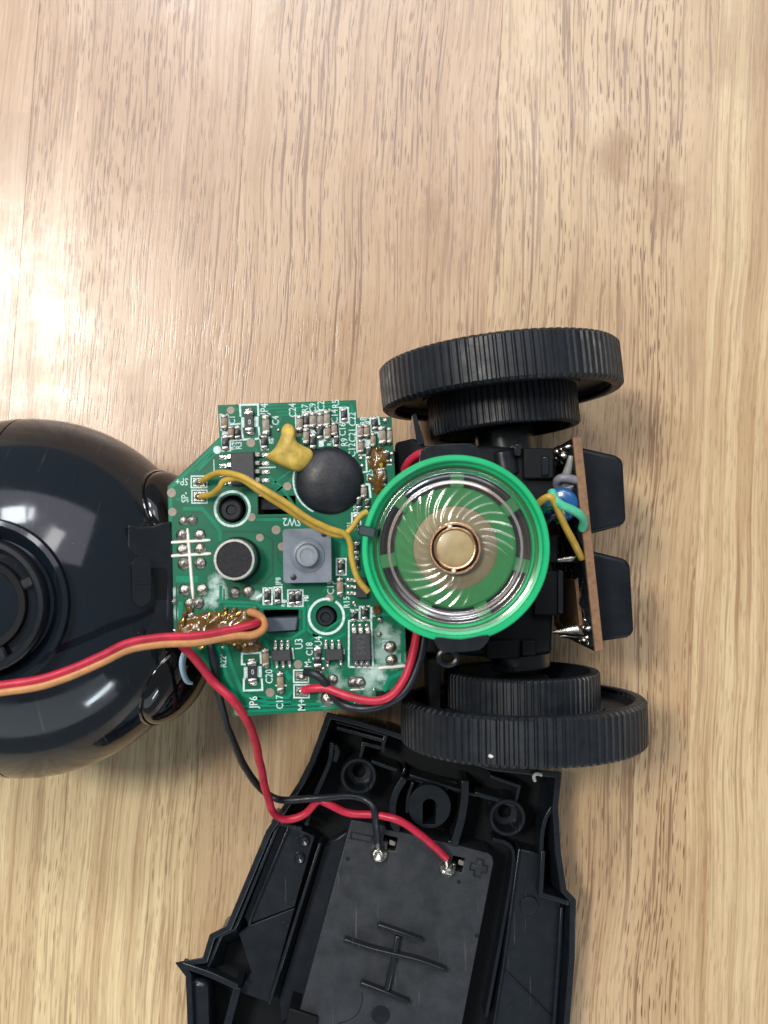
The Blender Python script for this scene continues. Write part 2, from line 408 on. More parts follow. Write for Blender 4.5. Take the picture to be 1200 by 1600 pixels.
def board_mat():
    m = mat('green_solder_mask', (.003, .125, .058), .36, spec=.28, bump=.12, bscale=14)
    nt = m.node_tree; N = nt.nodes; L = nt.links; b = N['Principled BSDF']
    tc = [n for n in N if n.type == 'TEX_COORD'][0]
    n1 = N.new('ShaderNodeTexNoise'); n1.inputs['Scale'].default_value = 1.6; n1.inputs['Detail'].default_value = 4; L.new(tc.outputs['Object'], n1.inputs['Vector'])
    mx = N.new('ShaderNodeMix'); mx.data_type = 'RGBA'; L.new(n1.outputs['Fac'], mx.inputs[0])
    mx.inputs[6].default_value = (.0012, .074, .036, 1); mx.inputs[7].default_value = (.002, .145, .072, 1)
    cur = mx.outputs[2]
    n2 = N.new('ShaderNodeTexNoise'); n2.inputs['Scale'].default_value = 7; n2.inputs['Detail'].default_value = 7; n2.inputs['Roughness'].default_value = .72; L.new(tc.outputs['Object'], n2.inputs['Vector'])
    for (c, r, k) in FLUX:        # white cleaning residue round some joints
        d = N.new('ShaderNodeVectorMath'); d.operation = 'DISTANCE'; L.new(tc.outputs['Object'], d.inputs[0]); d.inputs[1].default_value = c
        a = N.new('ShaderNodeMapRange'); L.new(d.outputs['Value'], a.inputs['Value'])
        for q, x in zip(('From Min', 'From Max', 'To Min', 'To Max'), (0, r, .62, 0)): a.inputs[q].default_value = x
        s_ = N.new('ShaderNodeMath'); s_.operation = 'ADD'; L.new(a.outputs[0], s_.inputs[0]); L.new(n2.outputs['Fac'], s_.inputs[1])
        e = N.new('ShaderNodeMapRange'); L.new(s_.outputs[0], e.inputs['Value'])
        for q, x in zip(('From Min', 'From Max', 'To Min', 'To Max'), (.72, 1.02, 0, k)): e.inputs[q].default_value = x
        mx = N.new('ShaderNodeMix'); mx.data_type = 'RGBA'; L.new(e.outputs[0], mx.inputs[0]); L.new(cur, mx.inputs[6]); mx.inputs[7].default_value = (.50, .64, .60, 1); cur = mx.outputs[2]
    L.new(cur, b.inputs['Base Color'])
    return m

# ------------------------------------------------------------------ the wooden table
table = thing('wooden_table', (0, 0, 0), 'pale rubberwood tabletop of glued staves with short dark grain dashes', 'table')
GR = math.atan(.056)                              # the staves run a little off the picture's vertical
dirv = Vector((math.sin(GR), math.cos(GR), 0)); nrm = Vector((math.cos(GR), -math.sin(GR), 0))
edges_px = [62, 394, 786, 1124]
base_off = [P(x, 0, 0).dot(nrm) for x in edges_px]
offs = [base_off[0] - 41 * k for k in range(6, 0, -1)] + base_off + [base_off[-1] + 40 * k for k in range(1, 7)]
rr = random.Random(21)
look = {5: [(.5, .7, 0, .95), (.6, .7, .5, 0)], 6: [(.6, .75, .05, .75), (.85, .8, .5, 0)], 7: [(.75, .6, .16, .1), (.95, .55, .42, .05)], 8: [(.95, .35, .18, .12)], 9: [(.35, 1, .05, .4), (.35, 1, .14, .34)]}  # upper pieces tinted pinker: ceiling sheen put into the wood colour
for i in range(len(offs) - 1):
    a, b = offs[i], offs[i + 1]
    if i == 9: cuts = [-300, 300]
    elif i in (5, 6, 7): cuts = [-300, P(300, 960 if i < 7 else 1010, 0).dot(dirv), 300]
    else: cuts = [-300, rr.choice((-170, -150, 160, 175)), 300] if i != 8 else [-300, 300]
    for j in range(len(cuts) - 1):
        y0, y1 = cuts[j], cuts[j + 1]
        ctr = nrm * ((a + b) / 2) + dirv * ((y0 + y1) / 2)
        mb = MB().box((0, 0, -9), (b - a - .012, y1 - y0 - .012, 18), bev=.035)
        o = mb.build('plank', WOOD, table, loc=(0, 0, 0), angle=0)
        put(o, ctr, table); o.rotation_euler = (0, 0, -GR)
        lk = look.get(i); o.color = lk[min(j, len(lk) - 1)] if lk else (rr.uniform(.3, 1), rr.uniform(.1, .8), rr.uniform(0, .2), rr.uniform(0, .5))

# ------------------------------------------------------------------ robot head
HC = P(52, 931, 22)
head = thing('robot_head', (HC.x, HC.y, 0), 'glossy black round robot head with dark eyes lying beside the green circuit board', 'toy head')
HR, HV = 27.0, 21.0
seam_x = P(42, 931, 22).x - HC.x
def dome(x0, x1, grow=0.0, n=40, k=72):
    """slice of the head between two x planes (rings round the x axis)"""
    mb = MB(); prof = []
    for i in range(n + 1):
        x = x0 + (x1 - x0) * i / n
        prof.append((math.sqrt(max(0, (HR + grow) ** 2 - x * x)), x))
    rings_ = []
    for i, (r, x) in enumerate(prof):
        for j in range(k):
            a = 2 * PI * j / k
            mb.v.append(Vector((HC.x + x, HC.y + r * math.cos(a), HC.z + r * math.sin(a) * HV / HR)))
    for i in range(n):
        for j in range(k):
            mb.f.append((i * k + j, i * k + (j + 1) % k, (i + 1) * k + (j + 1) % k, (i + 1) * k + j)); mb.m.append(0)
    mb.f.append(tuple(range(k - 1, -1, -1))); mb.f.append(tuple(n * k + j for j in range(k))); mb.m += [0, 0]
    return mb
xf = 22.6                                           # flattened face where the board rests
front = dome(seam_x + .12, xf).build('front_shell', GLOSS, head, angle=30)
rear = dome(-HR + .3, seam_x - .12).build('rear_shell', GLOSS, head, angle=30)
dome(seam_x - .2, seam_x + .2, grow=-.28, n=2).build('seam_groove', DEEP, head, angle=30)
def on_head(px, py):
    """where the ray through a pixel meets the head"""
    o = Vector((0, 0, H)); d = (P(px, py, 0) - o).normalized(); k = HR / HV
    oo = Vector((o.x - HC.x, o.y - HC.y, (o.z - HC.z) * k)); dd = Vector((d.x, d.y, d.z * k))
    A, B, C = dd.dot(dd), oo.dot(dd), oo.dot(oo) - HR * HR
    D = B * B - A * C
    t = (-B - math.sqrt(max(D, 0))) / A
    return o + d * t
def head_normal(p): return Vector(((p.x - HC.x) / HR ** 2, (p.y - HC.y) / HR ** 2, (p.z - HC.z) / HV ** 2)).normalized()
def frame_at(p, n):
    return Matrix.Translation(p) @ n.to_track_quat('Z', 'Y').to_matrix().to_4x4()
EYES = []
for sy in (-1, 1):
    p = HC + Vector((23.6, 12.6 * sy, 4.2)); n = Vector((.83, .42 * sy, .37)).normalized()
    M = frame_at(p - n * .9, n); EYES.append(M)
    pr = [(7.1 * math.cos(t), 2.6 * math.sin(t)) for t in [i / 12 * PI / 2 for i in range(13)]]
    e = MB().lathe([(7.1, -4)] + pr, 48, M).build('eye', EYE, head, angle=40)
    MB().lathe([(7.0, -3), (7.55, -2.3), (7.6, -.3), (7.3, .1), (7.0, 0)], 48, M).build('eye_rim', EYE, e, angle=40)
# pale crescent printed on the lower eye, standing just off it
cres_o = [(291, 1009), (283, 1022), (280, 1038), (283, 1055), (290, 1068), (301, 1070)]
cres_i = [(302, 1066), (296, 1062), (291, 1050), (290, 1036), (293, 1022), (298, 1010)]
eye0 = [o for o in head.children if o.name.startswith('eye')][0]
def lift(px, py):
    o = Vector((0, 0, H)); d = (P(px, py, 0) - o).normalized()
    M = EYES[0].inverted()
    a, b = M @ o, M.to_3x3() @ d; s_ = 7.1 / 2.6
    a2, b2 = Vector((a.x, a.y, a.z * s_)), Vector((b.x, b.y, b.z * s_)); A, B, C = b2.dot(b2), a2.dot(b2), a2.dot(a2) - 7.17 ** 2
    D = B * B - A * C
    if D < 0: return o + d * (-B / A)
    return o + d * ((-B - math.sqrt(D)) / A)
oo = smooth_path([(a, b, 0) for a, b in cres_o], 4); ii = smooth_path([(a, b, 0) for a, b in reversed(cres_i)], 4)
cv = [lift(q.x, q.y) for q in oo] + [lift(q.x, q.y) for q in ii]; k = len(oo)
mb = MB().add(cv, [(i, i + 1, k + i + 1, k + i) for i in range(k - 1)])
e_mark = mb.build('eye_crescent', WHITE, eye0, angle=60)
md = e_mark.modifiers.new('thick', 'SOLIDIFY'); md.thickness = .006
# ear hub, a turned ring set into the side that faces up
hp = on_head(-34, 946); hn = (head_normal(hp) + Vector((.12, .02, .35))).normalized(); HM = frame_at(hp, hn)
hub = MB().lathe([(11.4, -1.5), (11.2, .2), (10.6, .4), (10.2, .1), (8.8, -.9)], 64, HM).build('ear_surround', GLOSS, head, angle=35)
MB().lathe([(8.9, -1.2), (8.8, 1.7), (8.55, 2.05), (8.0, 2.1), (7.7, 1.8), (7.5, -.8), (7.2, -1.2)], 64, HM).build('ear_ring', BLK, head, angle=35)
MB().lathe([(7.3, -1.4), (6.3, -1.3), (6.2, .5), (6.0, .75), (5.2, .7), (5.0, .0), (4.8, -.6), (0.01, -.7)], 48, HM).build('ear_cap', DEEP, head, angle=35)
for a in (20, 110, 200, 290):
    t = math.radians(a); M = HM @ Matrix.Rotation(t, 4, 'Z')
    MB().box((6.9, 0, .25), (1.9, 1.5, 1.0), bev=.25).turn(M).build('ear_rib', BLKS, head, angle=30)
t = math.radians(0)
MB().tube(smooth_path([HM @ Vector((7.9, -1.2, 1.6)), HM @ Vector((9.6, -1.5, 1.3)), HM @ Vector((10.1, 0, 1.2)), HM @ Vector((9.4, 1.5, 1.3)), HM @ Vector((7.9, 1.2, 1.6))], 6), .55, 10).build('ear_clip', BLKS, head)
# neck plate under the edge of the board
def zn(px): return 36.4 + (px - 198) / 67 * -3.0
nk = [(199, 819), (214, 823), (236, 822), (252, 816), (268, 814), (272, 1003), (206, 998), (203, 940), (200, 880)]
mb = MB(); k = len(nk)
tp = [P(x, y, zn(x)) for x, y in nk]
mb.add([Vector((q.x, q.y, 26)) for q in tp] + tp, [tuple(range(k)), tuple(range(2 * k - 1, k - 1, -1))] + [(i, k + i, k + (i + 1) % k, (i + 1) % k) for i in range(k)])
neck = mb.build('neck_plate', BLKS, head, bevel=.3, seg=3, angle=0)
TNK = Matrix.Translation(P(219, 908, zn(219))) @ Matrix.Rotation(math.radians(26), 4, 'Y')
MB().prism([rrect((0, 0), 2.5, 6.7, 1.2)], -1, 1.0).turn(TNK).build('neck_pin', SHINE, neck, bevel=.35, seg=3)
MB().box((0, -.3, 1.0), (2.0, .25, .3)).turn(TNK).build('pin_ridge', BLKS, neck)
TNK2 = Matrix.Translation(P(247, 912, zn(247))) @ Matrix.Rotation(math.radians(26), 4, 'Y')
MB().prism([rrect((0, 0), 2.3, 4.4, .3)], -.2, .08).turn(TNK2).build('neck_slot', DEEP, neck)
# ------------------------------------------------------------------ circuit board
ZB = 33.0; BT = 1.3; SB = F / (H - ZB)                # board top, thickness, pixels per mm there
def Q(px, py, dz=0.0): return P(px, py, ZB + dz)
pcb = thing('circuit_board', Q(450, 870, -BT), 'green printed circuit board crowded with tiny chips between the black head and the speaker', 'circuit board')
WLb = WL[pcb.name]
outline = [(340, 633), (556, 625), (558, 653), (612, 651), (617, 742), (633, 985), (635, 1043), (612, 1078), (587, 1080), (587, 1105), (364, 1120), (362, 1095), (267, 1000), (262, 760), (343, 683)]
def hole_px(c, r, n=28): return [Q(*q) for q in ring(c, r, n)]
holes = [hole_px((363, 795), 22), hole_px((510, 963), 17), [Q(*q) for q in ((402, 775), (402, 804), (462, 803), (462, 774))], [Q(*q) for q in ((411, 953), (412, 988), (465, 987), (467, 952))]]
bl = Q(450, 870)
def fl(px, py): p = Q(px, py); return ((p.x - bl.x) * U, (p.y - bl.y) * U, BT * U)
FLUX = [(fl(337, 908), .20, .85), (fl(345, 925), .22, .9), (fl(330, 940), .20, .8), (fl(270, 925), .14, .7), (fl(276, 958), .16, .7), (fl(600, 1020), .42, .55), (fl(575, 1060), .40, .6), (fl(520, 1068), .38, .5),
        (fl(600, 985), .22, .6), (fl(615, 1000), .3, .5), (fl(400, 932), .14, .6), (fl(590, 1050), .25, .6), (fl(510, 1092), .24, .5), (fl(625, 1030), .2, .5)]
MASK = board_mat()
EDGE = mat('fibreglass_edge', (.30, .27, .12), .6, var=.2, vscale=15)
mb = MB().prism([[Q(*q) for q in outline]] + holes, ZB - BT, ZB)
bo = mb.build('board', [MASK, EDGE], pcb, loc=(bl.x, bl.y, ZB - BT), angle=0)
for p_ in bo.data.polygons:
    if abs(p_.normal.z) < .5: p_.material_index = 1
# copper under the mask: raised lines and pours, a lighter green
TRACE = mat('green_trace', (.002, .19, .10), .32, spec=.28, var=.14, vscale=4)
mb = MB()
def tr(pts, wpx, h=.035): mb.strip([Q(*q) for q in pts], wpx / SB, ZB, ZB + h)
for k in range(4): tr([(409, 634 + k * 5), (545, 629 + k * 5)][:2] if k < 2 else [(432, 634 + k * 5), (470, 632 + k * 5)], 3)
tr([(348, 684), (267, 763), (267, 985)], 5); tr([(352, 688), (300, 738)], 4); tr([(342, 702), (310, 735)], 5)
tr([(286, 795), (316, 795), (336, 818), (344, 832), (344, 845)], 6)
tr([(400, 812), (455, 812)], 5); tr([(275, 780), (330, 782)], 4)
tr([(275, 905), (310, 905)], 10); tr([(282, 940), (282, 985)], 7)
tr([(345, 915), (345, 940), (400, 942), (408, 948), (475, 950), (475, 985), (455, 998), (430, 998)], 5)
tr([(350, 946), (400, 948)], 4); tr([(482, 945), (482, 985), (497, 998)], 4); tr([(488, 992), (520, 1000), (540, 990)], 5)
tr([(440, 760), (420, 745)], 3); tr([(455, 735), (425, 757)], 3); tr([(462, 745), (432, 768)], 3); tr([(415, 775), (440, 762), (460, 790)], 4)
tr([(520, 835), (540, 845), (540, 870)], 14); tr([(520, 905), (505, 925)], 4); tr([(540, 925), (540, 950)], 5)
tr([(350, 1000), (362, 1040), (380, 1085), (420, 1098), (455, 1098)], 6); tr([(340, 1010), (352, 1050), (372, 1095)], 6)
tr([(371, 1104), (580, 1097)], 4); tr([(374, 1112), (582, 1103)], 3); tr([(400, 1090), (450, 1090), (456, 1080)], 5); tr([(415, 1000), (425, 1045), (435, 1050)], 6)
tr([(445, 1050), (455, 1062)], 8); tr([(600, 1080), (608, 1060), (630, 1050)], 6); tr([(628, 990), (629, 1036)], 5); tr([(485, 1000), (545, 960)], 3)
tr([(360, 640), (375, 640)], 4); tr([(400, 700), (404, 720), (430, 728)], 3); tr([(433, 668), (440, 650)], 3); tr([(545, 632), (551, 638), (551, 650)], 5)
tr([(596, 960), (622, 960), (626, 980)], 5)
traces = mb.build('copper_trace', TRACE, pcb, loc=(bl.x, bl.y, ZB), angle=0); tag(traces, kind='stuff')
DTRACE = mat('dark_green_gap', (.001, .055, .028), .32)
mb = MB()
def gp(pts, wpx): mb.strip([Q(*q) for q in pts], wpx / SB, ZB, ZB + .02)
gp([(330, 822), (341, 830), (404, 831), (426, 843), (426, 896), (412, 912), (389, 912)], 2.6); gp([(401, 809), (450, 808)], 3); gp([(445, 842), (434, 853), (434, 872), (441, 880)], 2.4)
gp([(343, 830), (343, 842)], 2.2); gp([(312, 738), (352, 704)], 2); gp([(300, 800), (318, 802), (334, 818)], 3); gp([(290, 735), (334, 694)], 1.8); gp([(355, 1000), (368, 1050), (388, 1088)], 2.5); gp([(390, 1094), (455, 1093), (458, 1084)], 2.4); gp([(374, 1107), (560, 1099)], 2)
gp([(350, 920), (350, 938), (400, 939)], 2.4); gp([(472, 953), (472, 985), (452, 995), (428, 995)], 2.6); gp([(488, 948), (480, 960), (482, 990), (500, 1000)], 2.4); gp([(410, 640), (470, 637)], 1.6); gp([(425, 662), (445, 661)], 1.4); gp([(523, 838), (546, 838), (547, 870)], 3); gp([(276, 906), (276, 990)], 2.4)
tag(mb.build('copper_trace', DTRACE, pcb, loc=(bl.x, bl.y, ZB), angle=0), kind='stuff')
# white print: outlines
mb = MB()
def sk(pts, wpx=3.2, h=.05, closed=False): mb.strip([Q(*q) for q in pts], wpx * .82 / SB, ZB + .004, ZB + h, closed=closed)
def skrect(x0, y0, x1, y1, wpx=3.2): sk([(x0, y0), (x1, y0), (x1, y1), (x0, y1)], wpx, closed=True)
def skfill(x0, y0, x1, y1): mb.prism([[Q(x0, y0), Q(x1, y0), Q(x1, y1), Q(x0, y1)]], ZB + .004, ZB + .05)
sk([(356, 648), (344, 648), (346, 672), (356, 673)]); sk([(356, 648), (358, 664), (376, 662)]); skfill(347, 673, 356, 681)
sk([(347, 682), (348, 705), (360, 704), (359, 689), (379, 687)]); sk([(376, 651), (375, 633), (403, 632), (404, 650)], 3.8); sk([(377, 668), (380, 687), (392, 686)], 3.8); sk([(398, 686), (406, 685), (404, 667)], 3.8)
skfill(377, 652, 382, 668); skfill(397, 651, 404, 667); sk([(406, 680), (409, 703), (420, 702)]); sk([(420, 682), (421, 690)], 2.4); sk([(421, 665), (425, 668)], 4); sk([(402, 731), (431, 730)], 2.6)
sk([(357, 758), (392, 757)], 2); sk([(334, 718), (335, 745)], 1.6)
sk([(463, 672), (462, 650), (473, 649), (473, 645), (516, 640)]); sk([(495, 644), (496, 672)]); sk([(476, 668), (490, 667), (495, 676)], 3); skfill(484, 667, 495, 677); sk([(507, 666), (508, 688), (520, 686)], 4); sk([(527, 660), (530, 700)], 4)
sk([(530, 690), (528, 662)], 3.5); skrect(531.5, 637, 544, 660); sk([(473, 685), (475, 690)], 2.6); skfill(498, 686, 506, 697); sk([(520, 685), (522, 697)], 3)
sk([(558, 708), (557, 664), (578, 664), (579, 653), (591, 652), (593, 664)]); sk([(579, 664), (580, 675), (591, 676), (592, 684)]); sk([(560, 686), (570, 686)]); sk([(571, 686), (571, 699)]); sk([(560, 711), (572, 711), (573, 737), (567, 738)]); skfill(572, 687, 580, 698); sk([(600, 726), (612, 726)], 2.4)
sk([(570, 757), (577, 757), (579, 778)], 4); skrect(550, 802, 563, 827); sk([(553, 850), (562, 848)]); sk([(553, 850), (554, 866)])
skrect(299, 744, 323, 762, 2.6); skrect(300, 766, 323.5, 786, 2.6); skrect(526, 873, 540.5, 898); skrect(411.5, 919, 425, 944); sk([(430, 943), (428, 918), (440, 917), (441, 940), (450, 939)]); skrect(450, 922, 473, 947); sk([(400, 935), (411, 928)], 5); sk([(473, 934), (482, 933)], 3)
sk([(545, 1042), (545, 970), (580, 969), (583, 1042)], 3.2); sk([(545, 1042), (583, 1043)]); sk([(547, 953), (562, 953)]); sk([(562, 970), (562, 948), (578, 947)]); sk([(580, 948), (580, 969)], 4); sk([(582, 955), (594, 953)], 3)
skrect(459, 1047, 482, 1066, 2.6); skrect(459.5, 1070, 483, 1090, 2.6)
sk([(384, 1038), (378, 1038), (378, 1021), (407, 1020), (408, 1037)], 3.6); sk([(384, 1060), (381, 1061), (381, 1079), (410, 1078), (409, 1060)], 3.6); skfill(381, 1042, 387, 1059); skfill(402, 1041, 409, 1058)
sk([(457, 1012), (459, 1030)], 2.6); sk([(537, 1014), (538, 1022)], 2.4); sk([(508, 1031), (535, 1030)], 1.2); sk([(418, 1026), (424, 1027)], 3); sk([(430, 1071), (448, 1071)], 2.5); sk([(488, 1029), (507, 1029)], 3.4); sk([(522, 912), (541, 912)], 2.6)
mb.lathe([(29 / SB, .004), (29 / SB, .06), (25 / SB, .06), (25 / SB, .004)], 48, Matrix.Translation(Q(363, 795)))
mb.lathe([(29 / SB, .004), (29 / SB, .06), (25 / SB, .06), (25 / SB, .004)], 48, Matrix.Translation(Q(510, 963)), a0=math.radians(78), a1=math.radians(418))
mb.lathe([(56 / SB, .004), (56 / SB, .05), (53.5 / SB, .05), (53.5 / SB, .004)], 60, Matrix.Translation(Q(513, 750)), a0=math.radians(150), a1=math.radians(245))
mb.prism([[Q(*q) for q in ring((339.5, 703), 6.3, 20)]], ZB + .004, ZB + .06)
silk = mb.build('silkscreen', SILK, pcb, loc=(bl.x, bl.y, ZB), angle=0); tag(silk, kind='stuff')
BAR = mat('tinned_bar', (.80, .76, .66), .38, metal=.25, var=.15, vscale=10, bump=.4, bscale=25)
mb = MB()
def bar(a, b, wpx, h=.28):
    pa, pb = Q(*a), Q(*b); n = 12
    MB_ = [pa.lerp(pb, i / n) + Vector((0, 0, .02)) for i in range(n + 1)]
    rr_ = [wpx / SB / 2 * (1 if 0 < i < n else .6) * (1 + .12 * noise.noise(Vector((i * .9, a[0], 0)))) for i in range(n + 1)]
    return MB().tube(MB_, rr_, 10).build('tinned_trace', BAR, pcb)
for a in (((293, 826), (302, 936), 5.5), ((263, 848), (329, 844), 5), ((263, 869), (330, 865), 5.2), ((591, 1044), (634, 1040), 5.2), ((547, 1078), (569, 1076.5), 2.6)): bar(*a)
# lettering
def text(s, px, py, rot=90, size=1.6, dz=.006, mat_=None, bold=.008, parent=None, name='printed_text', M=None, h=.03, sx=.82):
    cu = bpy.data.curves.new(name, 'FONT'); cu.body = s; cu.size = size * U; cu.extrude = h * U / 2; cu.offset = bold * U
    cu.align_x = 'CENTER'; cu.align_y = 'CENTER'; cu.resolution_u = 2
    o = bpy.data.objects.new(name, cu); COL.objects.link(o)
    dg = bpy.context.evaluated_depsgraph_get()
    me = bpy.data.meshes.new_from_object(o.evaluated_get(dg)); bpy.data.objects.remove(o); bpy.data.curves.remove(cu)
    me.name = name; me.materials.clear(); me.materials.append(mat_ or SILK)
    for v in me.vertices: v.co.x *= sx
    o = bpy.data.objects.new(name, me); COL.objects.link(o)
    if M is not None:
        me.transform(M); put(o, (0, 0, 0), parent); return o
    put(o, Q(px, py, dz + h / 2), parent or pcb); o.rotation_euler = (0, 0, math.radians(rot))
    return o
TX = [('JP4', 413.5, 639, 92, 1.75), ('C1', 363, 656, 92, 1.45), ('C4', 431, 657, 92, 1.5), ('R4', 363, 697, 92, 1.4), ('R3', 373.5, 696, 92, 1.4), ('R6', 424.5, 689, 92, 1.0), ('C24', 457.5, 641, 92, 1.6), ('R7', 477, 638, 92, 1.45), ('C9', 489, 637, 92, 1.5), ('C2', 502, 634, 92, 1.6), ('R5', 525, 631, 92, 1.6),
      ('C14', 523, 650, 92, 1.55), ('C16', 535.5, 671, 92, 1.5), ('R9', 538.5, 691, 92, 1.5), ('C22', 551, 655, 92, 1.6), ('C21', 551, 680, 92, 1.6), ('C12', 550.5, 703, 92, 1.6), ('R12', 502, 692, 92, 1.0), ('R11', 515, 690, 92, 1.0), ('R8', 568, 658, 92, 1.4), ('R2', 576, 657, 92, 1.2), ('C25', 578.5, 743, 92, 1.45),
      ('SP+', 284, 752, 178, 1.6), ('SP-', 289.5, 777, 92, 1.6), ('SW2', 456, 815, 179, 1.75), ('U2', 411, 768, 92, 1.6), ('JP8', 435, 908, 92, 1.15), ('R1', 478, 934, 92, 1.3), ('R13', 443, 942, 92, .9), ('C15', 517, 918, 92, 1.55), ('R15', 542, 941, 92, 1.4),
      ('U3', 467.5, 1006, 92, 1.75), ('U4', 498, 1002, 92, 1.6), ('C18', 484, 1014, 92, 1.5), ('M-', 481.5, 1036, 92, 1.5), ('C20', 421, 1057, 92, 1.6), ('C17', 437.5, 1097, 92, 1.55), ('M+', 472, 1101, 92, 1.75), ('JP6', 396.5, 1097, 92, 1.8), ('R22', 349.5, 1034, 92, 1.35), ('D1', 603, 1006, 92, 1.5), ('R20', 556, 797, 92, 1.0), ('R21', 546, 822, 92, 1.0), ('R16', 584, 958, 92, .9)]
for s_, x, y, r_, z_ in TX: text(s_, x, y, r_, z_ * .90)
# round bare pads
pad0 = MB().prism([ring((0, 0), .6, 20)], .004, .05).build('test_pad', PAD, pcb, loc=(0, 0, 0), angle=0)
for i, (x, y, r) in enumerate(((360.5, 641, 6), (392, 692, 6.8), (268, 770, 7), (269.5, 800, 6.5), (393, 808, 6.5), (406, 840, 6), (431.5, 828, 7), (440.5, 854, 6.5), (449, 760, 6.5), (464, 677, 6.2), (422, 1082, 6.8), (466, 1038, 6.6), (372, 1112, 6), (515, 934, 6.2))):
    o = pad0 if i == 0 else clone(pad0, (0, 0, 0), 0, pcb)
    put(o, Q(x, y), pcb); o.scale = (r / SB / .6, r / SB / .6, 1)
# solder joints
def joint_mesh(seed):
    rg = random.Random(seed); n = 20
    o = [(math.cos(2 * PI * i / n) * (1 + .10 * noise.noise(Vector((i * .5, seed, 0)))), math.sin(2 * PI * i / n) * (1 + .10 * noise.noise(Vector((i * .5, seed, 3))))) for i in range(n)]
    mb = MB().dab(o, 0, .62, 7, bump=.25, fr=1.6, power=.8)
    mb.tube([Vector((.05, 0, .3)), Vector((.08, .02, .80))], [.22, .16], 8)
    return mb
js = [joint_mesh(k).build('solder_joint', DTIN, pcb, loc=(0, 0, 0), angle=60) for k in range(3)]
jl = [(287, 814, 8), (301, 813, 8.5), (284.5, 836, 10), (312, 836, 10), (285.5, 859, 10), (313, 858, 10), (287, 881, 10), (313, 880, 10), (288.5, 922, 10), (316, 921, 10), (297, 943, 9.5), (310, 942, 10), (367, 926, 9.5), (388, 924, 10), (610, 1011, 10), (612, 1032, 10), (553, 1066, 10), (562, 1067, 10), (513, 1091, 12.5), (592, 991, 5), (594, 968, 5), (272, 940, 5), (520, 1062, 9), (297, 962, 4.5)]
for i, (x, y, r) in enumerate(jl):
    o = js[i] if i < 3 else clone(js[i % 3], (0, 0, 0), 0, pcb)
    put(o, Q(x, y), pcb); k = r / SB; o.scale = (k, k, k * .9); o.rotation_euler = (0, 0, i * 1.3)
# small shiny solder dots
dot0 = MB().dab(ring((0, 0), 1, 14), 0, .7, 5, power=.6).build('solder_dot', TIN, pcb, loc=(0, 0, 0), angle=60)
for i, (x, y, r) in enumerate(((564, 716, 4), (566, 728, 4), (602, 657, 5), (588, 702, 3.5), (588, 713, 3.5), (612, 709, 4), (611, 720, 4), (553, 942, 4), (552, 960, 4.5), (555, 946, 3), (418, 1015, 3), (501, 1052, 4), (505, 1045, 4), (562, 1098, 3.5), (555, 1099, 2.5), (584, 1097, 4), (584, 1078, 3), (437, 695, 2.5), (435, 672, 3), (590, 748, 4), (594, 765, 4), (585, 764, 4), (273, 985, 3), (348, 1012, 3), (346, 1025, 3), (335, 958, 3.5), (300, 960, 4))):
    o = dot0 if i == 0 else clone(dot0, (0, 0, 0), 0, pcb)
    put(o, Q(x, y), pcb); k = r / SB; o.scale = (k, k, k)
# tiny two-ended parts
def chip2(L_, W_, Hh, endm, bodym_i=0):
    mb = MB().box((0, 0, Hh / 2), (L_ * .58, W_, Hh), m=0, bev=.05)
    for s_ in (-1, 1):
        mb.box((s_ * L_ * .385, 0, Hh / 2 + .01), (L_ * .24, W_ + .04, Hh + .04), m=1, bev=.07)
        mb.dab([(s_ * L_ * .46 + x, y) for x, y in ring((0, 0), W_ * .42, 10)], 0, Hh * .75, 4, m=1, bump=.2, fr=2)
    return mb
RES0 = chip2(1.9, .85, .42, TIN).build('resistor', [RESB, TIN], pcb, loc=(0, 0, 0), angle=40)
CAP0 = chip2(1.9, .85, .62, TIN).build('capacitor', [CAPB, DTIN], pcb, loc=(0, 0, 0), angle=40)
CAPB0 = chip2(1.9, .85, .62, TIN).build('capacitor', [CAPG, DTIN], pcb, loc=(0, 0, 0), angle=40)
used = set()
def smd(kind, px, py, lpx=20, wpx=9, rot=92):
    src = {'r': RES0, 'c': CAP0, 'g': CAPB0}[kind]
    if kind in used: o = clone(src, (0, 0, 0), 0, pcb)
    else: used.add(kind); o = src
    put(o, Q(px, py), pcb); o.rotation_euler = (0, 0, math.radians(rot + random.uniform(-3, 3))); o.scale = (lpx / SB / 1.9, wpx / SB / .85, 1)
